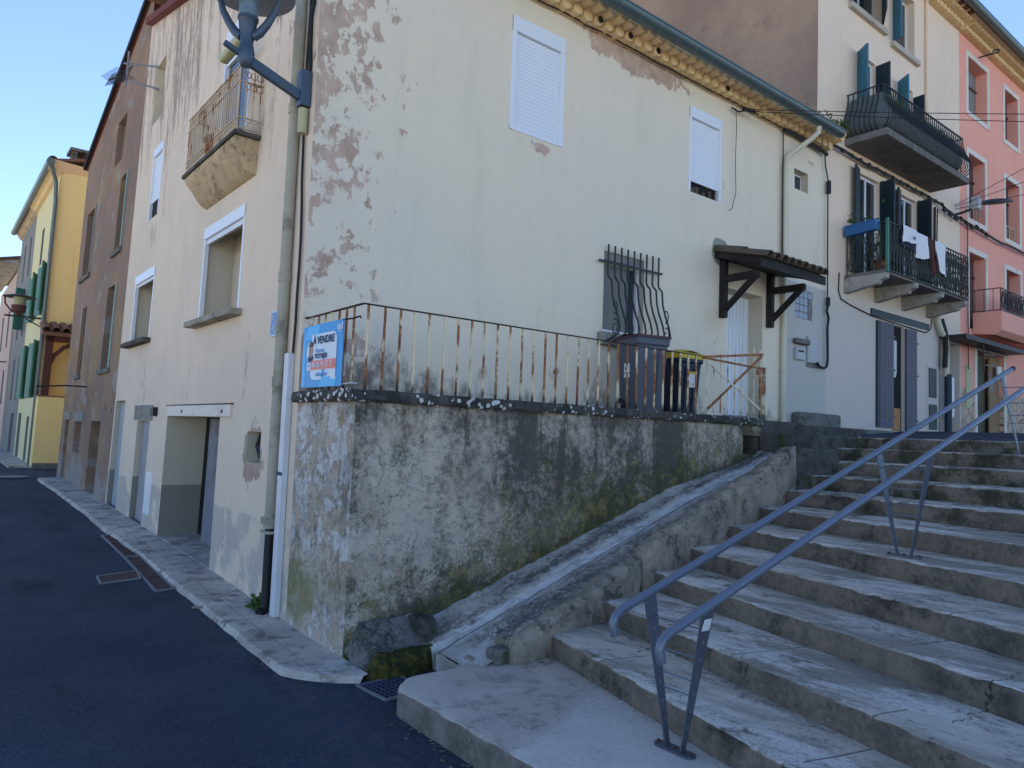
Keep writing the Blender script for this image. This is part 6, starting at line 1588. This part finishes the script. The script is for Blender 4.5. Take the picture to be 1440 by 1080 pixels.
# litter and dead leaves: uncountable
mb = MB(); rn = random.Random(12)
def litter(x, y, z, s_):
    a_ = rn.uniform(0,6.28); d = Vector((math.cos(a_),math.sin(a_),rn.uniform(-.2,.4)))*s_; e = Vector((-math.sin(a_),math.cos(a_),rn.uniform(-.3,.3)))*s_*.45
    p_ = Vector((x,y,z)); mb.face([p_-d, p_+e, p_+d, p_-e])
for k in range(90):
    y = rn.uniform(2.6,4.75); litter(2.79-abs(rn.gauss(0,.07)), y, gz(y)+.012, rn.uniform(.006,.024))
for k in range(70):
    x = rn.uniform(3.85,4.4); litter(x, 4.63+.1*(x-4.2)-abs(rn.gauss(0,.05)), .152, rn.uniform(.006,.02))
for k in range(60):
    t = rn.random(); litter(4.22-.25*t*1.4, 4.6-t*1.4+0, .152, rn.uniform(.004,.012))
for k in range(120): 
    y = rn.uniform(5.4,12); litter(pav_edge(y)-.06-abs(rn.gauss(0,.06)), y, gz(y)+.01, rn.uniform(.004,.014))
for k in range(110):
    x = rn.uniform(-1.6,2.5); y = rn.uniform(1.6,9); litter(x, y, gz(y)+.006, rn.uniform(.003,.010))
tag(mb.build('leaf_litter', M['dryleaf'], origin=(2.7,5,0)), kind='stuff')
# moss tufts in step joints
mb = MB()
for i, (x, y, z, sl_, ) in enumerate(STEPS):
    for k in range(70 if i > 4 else 22):
        yy = rn.choice([y-abs(rn.gauss(0,.5)), y-rn.uniform(0,5)]); xx = x-sl_*(y-yy)
        p_ = Vector((xx-.012, yy, z-.18+.004)); d = Vector((rn.uniform(-.6,-.1),rn.uniform(-.6,.6),rn.uniform(.4,1))).normalized()*rn.uniform(.01,.035)
        e = d.cross(Vector((0,0,1))).normalized()*.006
        mb.face([p_-e, p_+e, p_+d])
tag(mb.build('joint_moss', M['mossgreen'], origin=(6,4,.5)), kind='stuff')

# ------------------------------------------------------------------ light, sky, camera
SUN_EL, SUN_AZ = 43.0, 51.0        # azimuth measured from +X towards +Y: behind the houses
wld = bpy.data.worlds.new('World'); SC.world = wld; wld.use_nodes = True
nt = wld.node_tree; bg = nt.nodes['Background']; sky = nt.nodes.new('ShaderNodeTexSky'); sky.sky_type = 'NISHITA'
sky.sun_disc = False; sky.sun_elevation = R(SUN_EL); sky.sun_rotation = R(90-SUN_AZ); sky.air_density = .75; sky.dust_density = 0.; sky.ozone_density = 2.0; sky.altitude = 1500
nt.links.new(sky.outputs[0], bg.inputs[0]); bg.inputs[1].default_value = .15
ld = bpy.data.lights.new('sun', 'SUN'); ld.energy = 5.0; ld.angle = R(.5); ld.color = (1,.93,.82)
lo = bpy.data.objects.new('sun', ld); COL.objects.link(lo)
d = Vector((math.cos(R(SUN_EL))*math.cos(R(SUN_AZ)), math.cos(R(SUN_EL))*math.sin(R(SUN_AZ)), math.sin(R(SUN_EL))))
lo.rotation_euler = d.to_track_quat('Z', 'Y').to_euler(); lo.location = (0,0,30)

cam = bpy.data.cameras.new('camera'); co = bpy.data.objects.new('camera', cam); COL.objects.link(co)
yaw, pitch, roll = R(51.3), R(3.9), R(2.1)
fw = Vector((math.cos(yaw)*math.cos(pitch), math.sin(yaw)*math.cos(pitch), math.sin(pitch)))
r0 = Vector((math.sin(yaw), -math.cos(yaw), 0)); u0 = r0.cross(fw)
rr = r0*math.cos(roll)+u0*math.sin(roll); uu = -r0*math.sin(roll)+u0*math.cos(roll)
mt = Matrix((rr, uu, -fw)).transposed().to_4x4(); mt.translation = Vector((0,0,2.0)); co.matrix_world = mt
cam.sensor_fit = 'HORIZONTAL'; cam.sensor_width = 36; cam.lens = 1032/1440*36; cam.clip_start = .05; cam.clip_end = 2000
SC.camera = co
SC.view_settings.view_transform = 'Standard'; SC.view_settings.look = 'None'; SC.view_settings.gamma = 1; SC.view_settings.exposure = 1.0
SC.cycles.max_bounces = 6
